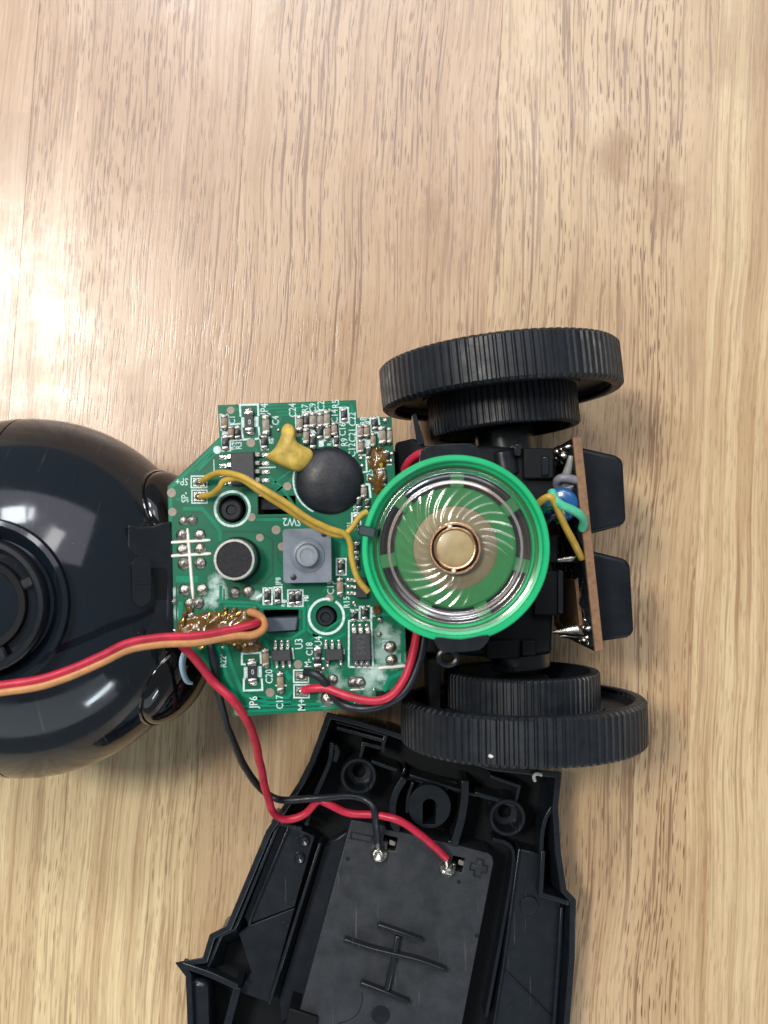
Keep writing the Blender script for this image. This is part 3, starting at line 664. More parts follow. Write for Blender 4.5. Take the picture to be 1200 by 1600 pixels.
for a in (('c', 351, 660, 22, 10), ('c', 361.5, 676, 18, 9), ('r', 371.5, 676, 19, 9), ('r', 352.5, 692, 22, 10), ('g', 416, 665, 31, 11), ('r', 413, 691, 21, 10),
          ('g', 468.5, 662, 24, 10), ('r', 479, 658, 23, 9), ('g', 489, 657, 24, 10), ('g', 501, 657, 23, 9), ('g', 511, 655, 25, 10), ('g', 478.5, 682, 24, 9), ('r', 489, 690, 22, 9), ('r', 499.5, 676, 20, 9), ('c', 512.5, 676, 22, 9), ('g', 522.5, 671, 20, 9), ('r', 526, 690, 18, 8), ('r', 537.5, 648.5, 19, 9),
          ('g', 563, 675, 19, 9), ('c', 573, 674, 19, 9), ('r', 585.5, 662, 19, 9), ('c', 583, 688, 21, 8), ('g', 597, 681, 27, 11), ('g', 608.5, 681, 24, 8), ('c', 564, 698, 20, 9), ('g', 568.5, 768, 20, 9), ('r', 561, 786, 18, 8), ('r', 574, 787, 14, 8), ('r', 556.5, 815, 21, 9), ('r', 557, 856, 17, 8), ('r', 557, 880, 20, 9),
          ('r', 533.5, 885.5, 20, 9), ('c', 531.5, 917, 27, 10), ('r', 418, 931.5, 21, 9), ('r', 434, 931, 21, 9), ('r', 456.5, 935, 20, 9), ('r', 466.5, 934, 20, 9), ('r', 570, 958, 20, 9), ('r', 553, 962, 16, 9), ('c', 415.5, 1028, 27, 10), ('c', 438.5, 1066, 30, 10), ('r', 496.5, 1028, 32, 11), ('r', 604, 714, 18, 10), ('c', 596, 742, 20, 12), ('r', 576, 708, 20, 8), ('r', 600, 752, 16, 8)): smd(*a)
# the two zero-ohm links
for jx, jy in ((389.8, 659), (394.8, 1049.5)):
    mb = MB().box((0, 0, .35), (1.75, 1.25, .55), m=0, bev=.06).turn(Matrix.Translation(Q(jx, jy)) @ Matrix.Rotation(math.radians(92), 4, 'Z'))
    r0 = mb.build('resistor', RESB, pcb, angle=30)
    for s_ in (-1, 1):
        e = MB().box((s_ * 1.17, 0, .33), (.62, 1.3, .62), m=0, bev=.1).dab([(s_ * 1.62 + x * .5, y) for x, y in ring((0, 0), .8, 14)], 0, .42, 5, bump=.3, fr=2)
        e.turn(Matrix.Translation(Q(jx, jy)) @ Matrix.Rotation(math.radians(92), 4, 'Z')).build('end_cap', TIN, r0, angle=40)
    t_ = text('0', jx, jy, 182, 1.0, dz=.64, parent=r0, bold=.0, h=.02)
# packaged chips
PIN = mat('tinned_pin', (.66, .64, .60), .25, metal=1, bump=.3, bscale=30)
def ic(name, body_px, z_h, pins, rot=2, wpin=4.5, parent=pcb):
    (x0, y0, x1, y1) = body_px; c = Q((x0 + x1) / 2, (y0 + y1) / 2)
    b = MB().box((0, 0, .1 + z_h / 2), ((x1 - x0) / SB, (y1 - y0) / SB, z_h), taper=.06, bev=.09).turn(Matrix.Translation(c) @ Matrix.Rotation(math.radians(rot), 4, 'Z')).build(name, CHIP, parent, angle=25)
    for (ax, ay, bx, by) in pins:          # from the body to the foot
        a, d = Q(ax, ay), Q(bx, by); dr = (d - a); L_ = dr.length; M = Matrix.Translation(a) @ Matrix.Rotation(math.atan2(dr.y, dr.x), 4, 'Z')
        wp = wpin / SB
        mb = MB()
        pr = [(0, z_h * .55), (L_ * .3, z_h * .52), (L_ * .5, .14), (L_, .12)]
        vs = []; t_ = .13
        for (x, z) in pr: vs += [(x, -wp / 2, z - t_ / 2), (x, wp / 2, z - t_ / 2), (x, wp / 2, z + t_ / 2), (x, -wp / 2, z + t_ / 2)]
        fs = [(0, 1, 2, 3), (12, 15, 14, 13)]
        for i in range(3): fs += [(i * 4 + j, i * 4 + 4 + j, i * 4 + 4 + (j + 1) % 4, i * 4 + (j + 1) % 4) for j in range(4)]
        mb.add(vs, fs); mb.dab([(L_ * .78 + x * 1.15, y) for x, y in ring((0, 0), wp * .72, 12)], 0, .3, 4, bump=.3, fr=2)
        mb.turn(M).build('pin', PIN, b, angle=35)
    return b
u2 = ic('audio_chip', (362, 707, 400, 759), 1.3, [(363, 714 + 13 * k, 344, 715 + 13.5 * k) for k in range(4)] + [(400, 711 + 13 * k, 421, 711 + 13.3 * k) for k in range(4)], 2, 6)
mb = MB().lathe([(0.001, 0), (.42, 0), (.42, .03), (0.001, .03)], 16, Matrix.Translation(Q(370, 716) + Vector((0, 0, 1.40)))).build('pin_mark', RESB, u2)
u3 = ic('small_chip', (425, 1014, 456, 1032), 1.0, [(431 + 9.5 * k, 1014, 430.5 + 9.7 * k, 1000) for k in range(3)] + [(432.5 + 10 * k, 1032 - k * .6, 433 + 10 * k, 1045 - k * .8) for k in range(3)], 2)
u4 = ic('small_chip', (508, 1013, 537, 1031), 1.0, [(509.5 + 10.3 * k, 1013, 509 + 10.3 * k, 999) for k in range(3)] + [(512, 1031, 512, 1043), (532.5, 1030, 533, 1041)], 2)
u5 = ic('small_chip', (556, 902, 574, 934), 1.0, [(557, 907 + 10 * k, 541, 905.5 + 10.5 * k) for k in range(3)], 2, 5)
u6 = ic('power_transistor', (549, 988, 580, 1032), 1.2, [(554 + 10.5 * k, 988, 552 + 10.5 * k, 975) for k in range(3)] + [(556 + 9 * k, 1032, 556.5 + 9 * k, 1040.5) for k in range(3)], 2, 6)
text('54V2', 565, 1008, 92, 1.7, dz=1.31, mat_=mat('faint_marking', (.055, .058, .062), .6), bold=0, parent=u6, name='chip_marking', h=.02)
text('0', 496.5, 1028, 92, .75, dz=.46, bold=0, name='chip_marking', h=.02)
# black epoxy blob over the bare die
pts = [(515 + 53.5 * math.cos(a) * (1 + .018 * math.sin(3 * a + 1)), 751 + 53 * math.sin(a) * (1 + .015 * math.sin(2 * a))) for a in [2 * PI * i / 64 for i in range(64)]]
MB().dab([Q(*q) for q in pts], ZB, 1.55, 16, power=.55, bump=.07, fr=.3).build('epoxy_blob', BLOB, pcb, angle=70)
# microphone can
c = Q(372, 874, 0); rm = 33.5 / SB * .96
mic = MB().lathe([(rm, 0), (rm, 3.0), (rm - .12, 3.25), (rm - .42, 3.25), (rm - .5, 3.05)], 64, Matrix.Translation(c)).build('microphone', CAN, pcb, angle=35)
MB().lathe([(0.001, 3.1), (rm - .5, 3.1), (rm - .5, 2.7)], 48, Matrix.Translation(c)).build('mic_felt', MICF, mic)
MB().lathe([(rm + .28, 0), (rm + .28, .5), (rm + .02, .62)], 48, Matrix.Translation(c)).build('mic_gasket', DEEP, mic)
# push switch with a moulded cap
c = Q(482, 868)
sw = MB().prism([rrect(c, 74 / SB, 83 / SB, .5, .02)], ZB, ZB + 2.2).build('push_switch', SWB, pcb, bevel=.28, seg=3)
MB().lathe([(2.35, 2.2), (2.3, 2.35), (1.95, 2.55), (1.7, 2.6), (1.62, 2.75)], 48, Matrix.Translation(Q(483, 868, 0))).build('switch_collar', SWB, sw, angle=30)
MB().lathe([(1.55, 2.2), (1.55, 3.5), (1.4, 3.72), (1.05, 3.75), (.85, 3.62), (.001, 3.6)], 40, Matrix.Translation(Q(483.5, 868, 0))).build('switch_button', SWD, sw, angle=30)
for (x, y) in ((508, 834.5), (461, 901)):
    MB().lathe([(.42, 2.16), (.42, 2.30), (.25, 2.36), (.001, 2.36)], 18, Matrix.Translation(Q(x, y, 0))).build('rivet', RESB, sw)
# pegs of the chassis showing in the two screw holes are built with the chassis
for (x0, y0, x1, y1) in ((302, 747, 320, 760), (303, 769, 320.5, 783), (462, 1050, 479, 1063), (463, 1073, 480, 1087)):
    pd = MB().prism([[Q(x0, y0), Q(x1, y0), Q(x1, y1), Q(x0, y1)]], ZB + .003, ZB + .04)
    cx, cy = (x0 + x1) / 2, (y0 + y1) / 2
    pd.dab([Q(cx + x, cy + y) for x, y in ring((0, 0), 7.6, 16, ry=5.5)], ZB + .03, .55, 6, bump=.5, fr=1.8)
    pd.build('solder_pad', DTIN, pcb, angle=50)
# resin and glue
def lump(name, pts, h, m, bump=.6, fr=.9, n=5, z=0, rings=9, power=.5):
    return MB().dab(smooth_path([Q(*q) for q in pts], n, True), ZB + z, h, rings, bump=bump, fr=fr, power=power).build(name, m, pcb, angle=80)
lump('flux_resin', [(276, 985), (281, 968), (300, 962), (330, 955), (360, 956), (392, 950), (404, 953), (408, 975), (404, 1000), (380, 1010), (340, 1006), (300, 1002), (280, 1000)], .8, AMBER, bump=.7, fr=.75, rings=14)
lump('flux_resin', [(573, 700), (583, 694), (592, 706), (600, 700), (606, 720), (600, 735), (606, 750), (592, 772), (583, 768), (585, 740), (576, 728)], .7, AMBER, bump=.7, fr=.8, rings=12)
lump('flux_resin', [(366, 1011), (380, 1004), (402, 1003), (410, 1010), (400, 1019), (380, 1020)], .6, AMBER, bump=.8, fr=1.5)
lump('flux_resin', [(584, 948), (592, 945), (596, 955), (588, 961), (583, 957)], .5, AMBER, bump=.8, fr=1.5)
lump('yellow_sealant', [(592, 706), (598, 708), (600, 722), (597, 736), (590, 733), (592, 720)], .6, mat('mustard_sealant', (.42, .31, .03), .4, var=.3, vscale=12, bump=.6, bscale=25), bump=.9, fr=1.8)
rg = random.Random(5)
bead0 = MB().dab(ring((0, 0), 1, 12), 0, .8, 5, power=.6, bump=.3, fr=1.2).build('resin_bead', AMBER, pcb, loc=(0, 0, 0), angle=60)
for i in range(16):
    o = bead0 if i == 0 else clone(bead0, (0, 0, 0), 0, pcb)
    x, y = (rg.uniform(280, 405), rg.uniform(952, 978)) if i < 10 else (rg.uniform(578, 604), rg.uniform(700, 768))
    put(o, Q(x, y, .35), pcb); k = rg.uniform(.25, .5); o.scale = (k, k * rg.uniform(1, 2), k * .8); o.rotation_euler = (0, 0, rg.uniform(0, 3))
# small bright spikes of solder standing in the resin
for (x, y, a, l) in ((286, 972, 80, 14), (325, 966, 70, 20), (343, 965, 95, 14), (352, 962, 80, 14), (362, 964, 60, 8), (371, 959, 25, 14), (366, 1007, 10, 8), (382, 1008, 15, 9), (314, 1012, 15, 10)):
    t_ = math.radians(a); p = Q(x, y, .75); d = Vector((math.cos(t_), math.sin(t_), .1)) * (l / SB / 2)
    MB().tube([p - d, p - d * .3, p + d * .4, p + d], [.12, .24, .26, .1], 8).build('solder_strand', GOLDT, pcb, angle=60)
MB().dab(smooth_path([Q(*q, 1.2) for q in ((447, 661), (456, 664), (461, 672), (462, 686), (470, 694), (486, 703), (489, 714), (480, 727), (468, 736), (452, 733), (432, 724), (416, 713), (428, 700), (437, 684), (440, 668))], 5, True), ZB + .6, 1.5, 18, power=.4, bump=.35, fr=.45, c=Q(452, 706, 1.2)).build('glue_dab', YGLUE, pcb, angle=80)
# ------------------------------------------------------------------ chassis with its two wheels
ZW, RW = 18.75, 18.75
chas = thing('wheel_chassis', (20, 0, 0), 'black two wheeled toy chassis with ribbed wheels standing under the green speaker', 'toy chassis')
ZC = 27.0
body_px = [(617, 691), (649, 684), (662, 696), (760, 696), (815, 700), (868, 706), (872, 770), (868, 860), (862, 1022), (800, 1030), (668, 1020), (634, 1010)]
cp = [P(*q, ZC) for q in body_px]
MB().prism([cp], 7, ZC).build('chassis_body', DEEP, chas, bevel=.5)
cb2 = [P(*q, ZB - 4) for q in ((330, 715), (617, 700), (640, 1020), (420, 1050), (330, 985))]
MB().prism([cb2], 7, ZB - 5).build('chassis_base', DEEP, chas, bevel=.5)
for (x, y, r) in ((362, 797, 17.5), (509, 964, 15)):
    c = P(x, y, ZB - .6)
    MB().lathe([(r / SB, -6), (r / SB, .3), (r / SB - .25, .55), (.75, .55), (.6, .2), (.001, .2)], 32, Matrix.Translation(c)).build('mounting_peg', BLK, chas, angle=35)
c0 = [P(*q, ZB) for q in ((412, 966), (466, 964), (464, 984), (413, 987))]
MB().prism([c0], ZB - 6, ZB + .8).build('board_clip', mat('blue_grey_plastic', (.075, .09, .115), .4, var=.15, vscale=6, bump=.2, bscale=40), chas, bevel=.2)
MB().prism([[P(*q, ZB - 1.5) for q in ((406, 780), (460, 779), (460, 796), (406, 797))]], ZB - 6, ZB - 1.2).build('board_clip', SHINE, chas, bevel=.2)
# drive parts showing round the speaker
def cyl(p, q, r, n=32):
    p, q = Vector(p), Vector(q); d = (q - p).normalized(); M = frame_at(p, d); L_ = (q - p).length
    return MB().lathe([(.001, 0), (r - .3, 0), (r, .3), (r, L_ - .3), (r - .3, L_), (.001, L_)], n, M)
cyl(P(786, 672, ZW), P(800, 760, ZW), 4.6).build('axle_housing', SHINE, chas)
cyl(P(813, 1045, ZW), P(806, 960, ZW), 4.6).build('axle_housing', SHINE, chas)
cyl(P(786, 705, 25.5), P(792, 745, 25.5), 2.3).build('motor', SHINE, chas)
for (x0, y0, x1, y1, z, m_) in ((803, 692, 815, 712, 28.5, SHINE), (818, 700, 866, 748, 28.2, DEEP), (846, 712, 858, 744, 28.5, SHINE), (835, 892, 872, 962, 28.4, DEEP), (872, 890, 880, 960, 28.8, SHINE), (815, 1000, 838, 1026, 27.8, DEEP), (760, 1000, 812, 1030, 28.0, DEEP), (846, 836, 872, 880, 27.9, DEEP)):
    MB().prism([[P(x0, y0, z), P(x1, y0, z), P(x1, y1, z), P(x0, y1, z)]], 10, z).build('gearbox_block', m_, chas, bevel=.25)
MB().prism([[P(*q, 27) for q in ((644, 647), (650, 645), (664, 694), (652, 698))]], 12, 27).build('bracket_blade', SHINE, chas, bevel=.15)
MB().prism([[P(*q, 25) for q in ((668, 1030), (690, 1028), (688, 1110), (672, 1108))]], 10, 25).build('bracket_blade', DEEP, chas, bevel=.2)
# clips that hold the speaker
for pts, z in ((((655, 722), (658, 704), (676, 696), (725, 693), (744, 698), (752, 712), (752, 730), (655, 730)), 38), (((681, 996), (683, 1010), (694, 1018), (740, 1017), (758, 1008), (763, 992), (720, 999)), 43.2)):
    MB().prism([smooth_path([P(*q, z) for q in pts], 3, True)], 20, z).build('speaker_clip', SHINE, chas, bevel=.9, seg=4)
MB().tube([P(700 + 14 * math.cos(t), 1027 + 12 * math.sin(t), 36) for t in [2 * PI * i / 24 for i in range(24)]], .45, 8, closed=True).build('wire_loop', BLKS, chas)
def wheel(co, ci, Rg, cg, yaw, nt, ng):
    """outer and inner face centres of the tyre, gear radius and gear face centre (photo pixels at axle height)"""
    O, I_, G = P(*co, ZW), P(*ci, ZW), P(*cg, ZW)
    ax = Vector((-math.sin(yaw), math.cos(yaw), 0)); s_ = 1 if (O - I_).dot(ax) > 0 else -1; ax = ax * s_
    W_ = (O - I_).dot(ax); gw = (I_ - G).dot(ax)
    M = frame_at(I_ - ax * 0, ax)
    # whole wheel hub
    hubm = MB().lathe([(RW - 1.9, 0.9), (RW - 1.9, .8), (RW - 2.4, 1.6), (Rg + .2, 1.9), (Rg + .2, 1.2)], 72, M)
    hubm.lathe([(.001, W_ - .6), (RW - 4, W_ - .6), (RW - 2.2, W_ - .25), (RW - 1.2, W_ - .2)], 72, M)
    wh = hubm.build('wheel', RIMB, chas, loc=I_, angle=35)
    # ribbed tyre
    n = nt * 6
    def wob(r, z, a):
        f = (a / (2 * PI) * nt) % 1
        return (r - (.34 if f > .62 else 0) * (1 if r > RW - .9 else 0), z)
    prof = [(RW - 2.0, .35), (RW - 1.75, .05), (RW - 1.0, 0), (RW - .45, .12), (RW, .55), (RW + .05, W_ * .5), (RW, W_ - .55), (RW - .45, W_ - .12), (RW - 1.2, W_), (RW - 2.2, W_ - .1)]
    MB().lathe(prof, n, M, wob=wob).build('tyre', TREAD, wh, angle=28)
    # smaller ribbed gear on the inner side
    n = ng * 6
    def wob2(r, z, a):
        f = (a / (2 * PI) * ng) % 1
        return (r - (.30 if f > .6 else 0) * (1 if r > Rg - .5 else 0), z)
    prof = [(Rg - 1.6, -gw + 3.4), (Rg - 1.55, -gw + .3), (Rg - 1.3, -gw), (Rg - .6, -gw), (Rg - .2, -gw + .1), (Rg, -gw + .4), (Rg, 1.2), (Rg + .55, 1.3), (Rg + .6, 1.9)]
    MB().lathe(prof, n, M, wob=wob2).build('gear_ring', TREAD, wh, angle=28)
    MB().lathe([(Rg - 1.5, -gw + 3.2), (4.6, -gw + 3.4), (4.2, -gw + 1.0), (3.2, -gw + .8), (.001, -gw + .8)], 48, M).build('gear_web', DEEP, wh, angle=35)
    return wh, M, W_
w1, M1, W1 = wheel((780, 558), (784, 628), 11.7, (786, 676), math.radians(5.6), 92, 78)
w2, M2, W2 = wheel((818, 1158), (815, 1086), 11.95, (813, 1046), math.radians(.6), 92, 78)
fl_ = P(768, 1182, 36.2)
MB().dab(ring((fl_.x, fl_.y), .45, 10, ry=.3), 35.9, .5, 4, bump=.4, fr=2).build('lint', mat('white_lint', (.6, .6, .56), .9), w2)
# ------------------------------------------------------------------ upright board with two black keys
ub = thing('upright_board', P(915, 850, 0), 'brown edged upright circuit board carrying two black rubber keys beside the wheels', 'circuit board')
ZU = 30.5
a_, b_ = P(896, 684, ZU), P(931, 1018, ZU)
du = (b_ - a_).normalized(); nu = Vector((-du.y, du.x, 0))
if nu.x < 0: nu = -nu
def UB(t, n, z): p = a_ + du * t + nu * n; return Vector((p.x, p.y, z))
LU = (b_ - a_).length
MB().prism([[UB(0, -.1, 0), UB(LU, -.1, 0), UB(LU, 1.15, 0), UB(0, 1.15, 0)]], 3.5, ZU).build('board', PHENOL, ub, bevel=.08)
# its component face, black and lumpy
gm = MB(); nx, nz_ = 70, 50; vs = []
for i in range(nx + 1):
    for j in range(nz_ + 1):
        t, z = LU * i / nx, 4 + (ZU - 4.6) * j / nz_
        h = max(.06, .35 + .8 * noise.noise(Vector((t * .45, z * .45, 2))) + .35 * noise.noise(Vector((t * 1.3, z * 1.3, 5))))
        if i in (0, nx) or j in (0, nz_): h = .0
        vs.append(UB(t, -.1 - h, z))
gm.add(vs, [(i * (nz_ + 1) + j, (i + 1) * (nz_ + 1) + j, (i + 1) * (nz_ + 1) + j + 1, i * (nz_ + 1) + j + 1) for i in range(nx) for j in range(nz_)])
gm.build('resin_coat', GUNK, ub, angle=80)
ud0 = MB().lathe([(.001, .55), (.22, .5), (.45, .3), (.6, 0), (.6, -.4)], 14).build('solder_joint', TIN, ub, loc=(0, 0, 0), angle=60)
first = True; rg = random.Random(11)
for (px, py, z, r) in ((874, 692, 25, 1.2), (882, 700, 27, .9), (870, 704, 22, 1.6), (880, 712, 25, 1.3), (868, 716, 20, .9), (874, 722, 23, .8), (886, 690, 28, .8), (890, 742, 28, .9), (878, 757, 24, 1.0), (884, 985, 22, 1.6), (896, 990, 24, 1.0), (912, 980, 27, 1.0), (918, 982, 29, .8), (910, 1000, 26, .9), (904, 1005, 24, 1.0), (893, 872, 22, .8), (888, 816, 23, .7), (872, 684, 27, .8), (866, 699, 18, .7), (877, 730, 26, .6), (883, 735, 27, .8), (864, 726, 18, .6), (884, 748, 27, .6), (900, 905, 26, .6), (906, 940, 27, .7), (915, 968, 28, .7), (917, 996, 28, .8), (922, 1006, 29, .7), (900, 1012, 24, .8), (890, 1000, 20, .7), (897, 850, 26, .6), (901, 862, 28, .5)):
    p = P(px, py, z); t = (p - a_).dot(du); q = UB(max(1, min(LU - 1, t)), -.45, z)
    o = ud0 if first else clone(ud0, (0, 0, 0), 0, ub); first = False
    put(o, q, ub); o.rotation_euler = (-nu).to_track_quat('Z', 'Y').to_euler(); o.scale = (r, r, r * 1.4)
for (px, py, z, l, k) in ((884, 874, 25, 4.5, .5), (890, 985, 25, 5, .9), (895, 992, 24, 3.5, .8)):
    p = P(px, py, z); t = (p - a_).dot(du); q = UB(t, -.3, z)
    MB().tube([q, q - nu * l * .35, q - nu * l * .7, q - nu * l], [k * 1.3, k, k * .5, k * .15], 12).build('solder_spike', TIN, ub, angle=60)
# blue disc capacitor with its print, pale sleeve and grey ring
cb = UB((P(884, 788, 29) - a_).dot(du), -2.5, 29); bn = Vector((-.35, -.25, .9)).normalized(); MBc = frame_at(cb, bn)
bc = MB().lathe([(.001, -.9), (2.0, -.8), (2.5, -.4), (2.6, 0), (2.5, .4), (2.0, .8), (.001, .9)], 36, MBc).build('disc_capacitor', BLUE, ub, angle=50)
text('2', 0, 0, 0, 1.7, mat_=SILK, parent=bc, name='printed_text', M=Matrix.Scale(U, 4) @ Matrix.Translation(-WL[bc.name]) @ MBc @ Matrix.Translation((.9, .3, .92)) @ Matrix.Rotation(.3, 4, 'Z') @ Matrix.Scale(1 / U, 4)).location = (0, 0, 0)
MB().tube(smooth_path([P(892, 712, 29.8), P(889, 728, 29.5), P(884, 745, 29), P(882, 757, 28)], 5), [.35 + .035 * i for i in range(16)], 10).build('resin_drip', mat('pale_resin', (.35, .37, .33), .25, trans=.3, var=.3, vscale=6), ub, angle=60)
MB().tube(smooth_path([P(870, 756, 28.6), P(874, 748, 29.6), P(886, 747, 30), P(902, 751, 29.8), P(904, 757, 29), P(890, 762, 28.4), P(876, 764, 28.2)], 6, True), .62, 10, closed=True).build('grey_sleeve', WGRY, ub, angle=60)
MB().prism([[UB(20.5, -1.2, 0), UB(28, -1.2, 0), UB(28, -.7, 0), UB(20.5, -.7, 0)]], 12, 27).build('phenolic_strip', PHENOL, ub)
# the two keys
for (pts, lab) in ((((914, 694), (964, 711), (974, 719), (979, 812), (972, 822), (926, 836)), 'k'), (((930, 856), (977, 873), (985, 881), (991, 985), (984, 996), (938, 1003)), 'k')):
    zt = 24.5
    up = smooth_path([P(*q, zt) for q in pts], 1)
    up = [p - nu * (.0 if i in (0, len(up) - 1) else .0) for i, p in enumerate(up)]
    # root the key against the board
    for i in (0, -1):
        t = (up[i] - a_).dot(du); up[i] = UB(t, 1.1, zt)
    ky = MB().prism([up], 7, zt).build('rubber_key', RUBBER, ub, bevel=.9, seg=4)
    md = ky.modifiers['bevel']; md.angle_limit = math.radians(25)
# ------------------------------------------------------------------ speaker
ZS = 42.5
SC = P(711, 857, ZS); SS = F / (H - ZS); RS = 146.5 / SS
spk = thing('speaker', (SC.x, SC.y, ZS - 6), 'bright green round speaker with clear ribbed diaphragm and copper coil', 'speaker')
TM = Matrix.Translation(SC) @ Matrix.Rotation(math.radians(-4.5), 4, 'Y') @ Matrix.Rotation(math.radians(1.5), 4, 'X')
fr = MB().lathe([(RS - .9, -6), (RS - .35, -5.7), (RS - .15, -2.2), (RS, -1.9), (RS, -.15), (RS - .12, 0), (RS - .6, 0), (RS - .75, -.12), (RS - .85, -1.1), (RS - 1.25, -1.25), (RS - 1.35, -1.9), (RS - 1.4, -3.4)], 96, TM)
frame = fr.build('speaker_frame', GREEN, spk, angle=28)
bk = MB().lathe([(8.05, -3.6), (8.05, -2.75), (7.8, -2.6), (5.6, -2.6), (5.6, -3.4)], 72, TM)
bk.lathe([(RS - 1.35, -3.5), (RS - 1.35, -2.8), (RS - 2.1, -2.75), (RS - 2.1, -3.5)], 72, TM)
basket = bk.build('speaker_basket', GREEND, spk, angle=28)
for k in range(7):
    t = math.radians(88 + k * 360 / 7); M = TM @ Matrix.Rotation(t, 4, 'Z')
    MB().box(((8.0 + RS - 2.05) / 2, 0, -3.05), (RS - 2.05 - 8.0, 1.85, .7), bev=.12).turn(M).build('basket_spoke', GREEND, basket, angle=25)
MB().lathe([(.001, -6.3), (RS - 1.2, -6.3), (RS - 1.2, -5.2), (7, -5.0), (.001, -5.0)], 64, TM).build('rear_felt', FELT, spk)
mg = MB().lathe([(5.62, -5), (5.62, -2.75), (5.3, -2.62), (3.3, -2.62), (3.3, -3.2), (2.95, -3.2), (2.95, -2.55), (.001, -2.55)], 64, TM).build('magnet', MAGNET, spk, angle=30)
coil = MB().lathe([(3.0, -2.5), (3.0, -1.35), (3.1, -1.15), (3.3, -1.15), (3.42, -1.35), (3.42, -2.5)], 56, TM).build('voice_coil', COPPER, spk, angle=35)
MB().tube([TM @ Vector((2.62 * math.cos(a), 2.62 * math.sin(a), -1.12)) for a in [2 * PI * i / 48 for i in range(48)]], .16, 8, closed=True).build('coil_bead', COPPER, coil)
MB().lathe([(.001, -1.02), (.9, -1.05), (1.8, -1.12), (2.6, -1.3)], 40, TM).build('dust_cap', DOME, spk, angle=50)
for (x, y) in ((703, 823), (709, 892)):
    p = P(x, y, ZS - 1.0)
    MB().dab(ring((p.x, p.y), .32, 12), p.z, .3, 4).build('glue_drop', mat('clear_glue', (.75, .68, .55), .15), coil)
# clear film, swirl of ridges pressed into it
FILM = bpy.data.materials.new('clear_film'); FILM.use_nodes = True
nt = FILM.node_tree; N = nt.nodes; L = nt.links; N.clear()
out = N.new('ShaderNodeOutputMaterial'); mx = N.new('ShaderNodeMixShader'); tb = N.new('ShaderNodeBsdfTransparent'); gl = N.new('ShaderNodeBsdfGlossy'); lw = N.new('ShaderNodeFresnel')
tb.inputs[0].default_value = (.88, .81, .62, 1); gl.inputs['Roughness'].default_value = .16; gl.inputs[0].default_value = (1, 1, 1, 1); lw.inputs[0].default_value = 1.65
ad = N.new('ShaderNodeMath'); ad.operation = 'ADD'; ad.inputs[1].default_value = .045; L.new(lw.outputs[0], ad.inputs[0])
L.new(ad.outputs[0], mx.inputs[0]); L.new(tb.outputs[0], mx.inputs[1]); L.new(gl.outputs[0], mx.inputs[2]); L.new(mx.outputs[0], out.inputs[0])
prof = [(3.45, -1.55)]
for i in range(1, 21): prof.append((3.45 + (8.4 - 3.45) * i / 20, -1.55 - .35 * math.sin(PI * i / 20 * .5) ))
for i in range(1, 25): t = i / 24; prof.append((8.4 + (RS - 1.3 - 8.4) * t, -1.9 + .55 * math.sin(PI * t) ** 2 * 1.0 + .18 * math.sin(2.5 * PI * t) ** 2 + .5 * t))
def swirl(r, z, a):
    if 3.5 < r < 8.35:
        e = min(1, (r - 3.5) / .8, (8.35 - r) / .9)
        ph = (a + (r - 3.5) * .125 + .02 * math.sin(5 * a)) * 28
        z += (.13 + .06 * math.sin(3 * a + 1) + .03 * math.sin(7 * a)) * e * max(0, math.cos(ph)) ** 1.4
    return r, z
MB().lathe(prof, 28 * 16, TM, wob=swirl).build('diaphragm', FILM, spk, angle=60, recalc=False)
mb = MB().box((0, 0, 0), (2.3, 1.4, 1.2), bev=.2).turn(TM @ Matrix.Rotation(math.radians(169), 4, 'Z') @ Matrix.Translation((RS - .5, 0, -.4))).build('terminal_notch', mat('dark_green_tab', (.006, .03, .03), .4), spk)
# ------------------------------------------------------------------ battery tray (bottom cover lying open side up)
ZR = 9.0
tray = thing('battery_tray', P(620, 1500, 0), 'black plastic bottom cover lying open with battery plate and screw bosses', 'plastic cover')
rim = [(514, 1118), (560, 1130), (612, 1146), (700, 1178), (770, 1200), (873, 1211), (868, 1262), (872, 1330), (881, 1392), (896, 1408), (894, 1500), (886, 1600), (878, 1740), (700, 1790), (420, 1770), (300, 1720), (297, 1600), (294, 1524), (281, 1507), (320, 1500), (331, 1463), (357, 1450), (420, 1300), (434, 1280), (470, 1225), (488, 1190)]
RP = PL(rim, ZR)
TC = P(620, 1460, 0)
def lean(mb, k=.955):
    for v in mb.v:
        if v.z < 2 and v.x < -25 and v.y < -55: v.y -= 4.5
        if v.z < 2: v.x = TC.x + (v.x - TC.x) * k; v.y = TC.y + (v.y - TC.y) * k
    return mb
lean(MB().prism([RP], .3, 1.6)).build('tray_floor', DEEP, tray, bevel=.2)
lean(MB().strip(RP, 1.0, .8, ZR, closed=True)).build('rim_wall', BLKS, tray, angle=30, bevel=.18)
def wall(name, pts, wpx, z1=ZR, z0=1.5, m=BLKS, sm=0, bevel=.14):
    pp = PL(pts, z1 if not isinstance(z1, list) else ZR)
    if sm: pp = smooth_path(pp, sm)
    return MB().strip(pp, wpx / 9.3, z0, z1).build(name, m, tray, angle=30, bevel=bevel)
def slab(name, pts, z1, z0=1.5, m=BLK, bevel=.2):
    return MB().prism([PL(pts, z1)], z0, z1).build(name, m, tray, bevel=bevel)
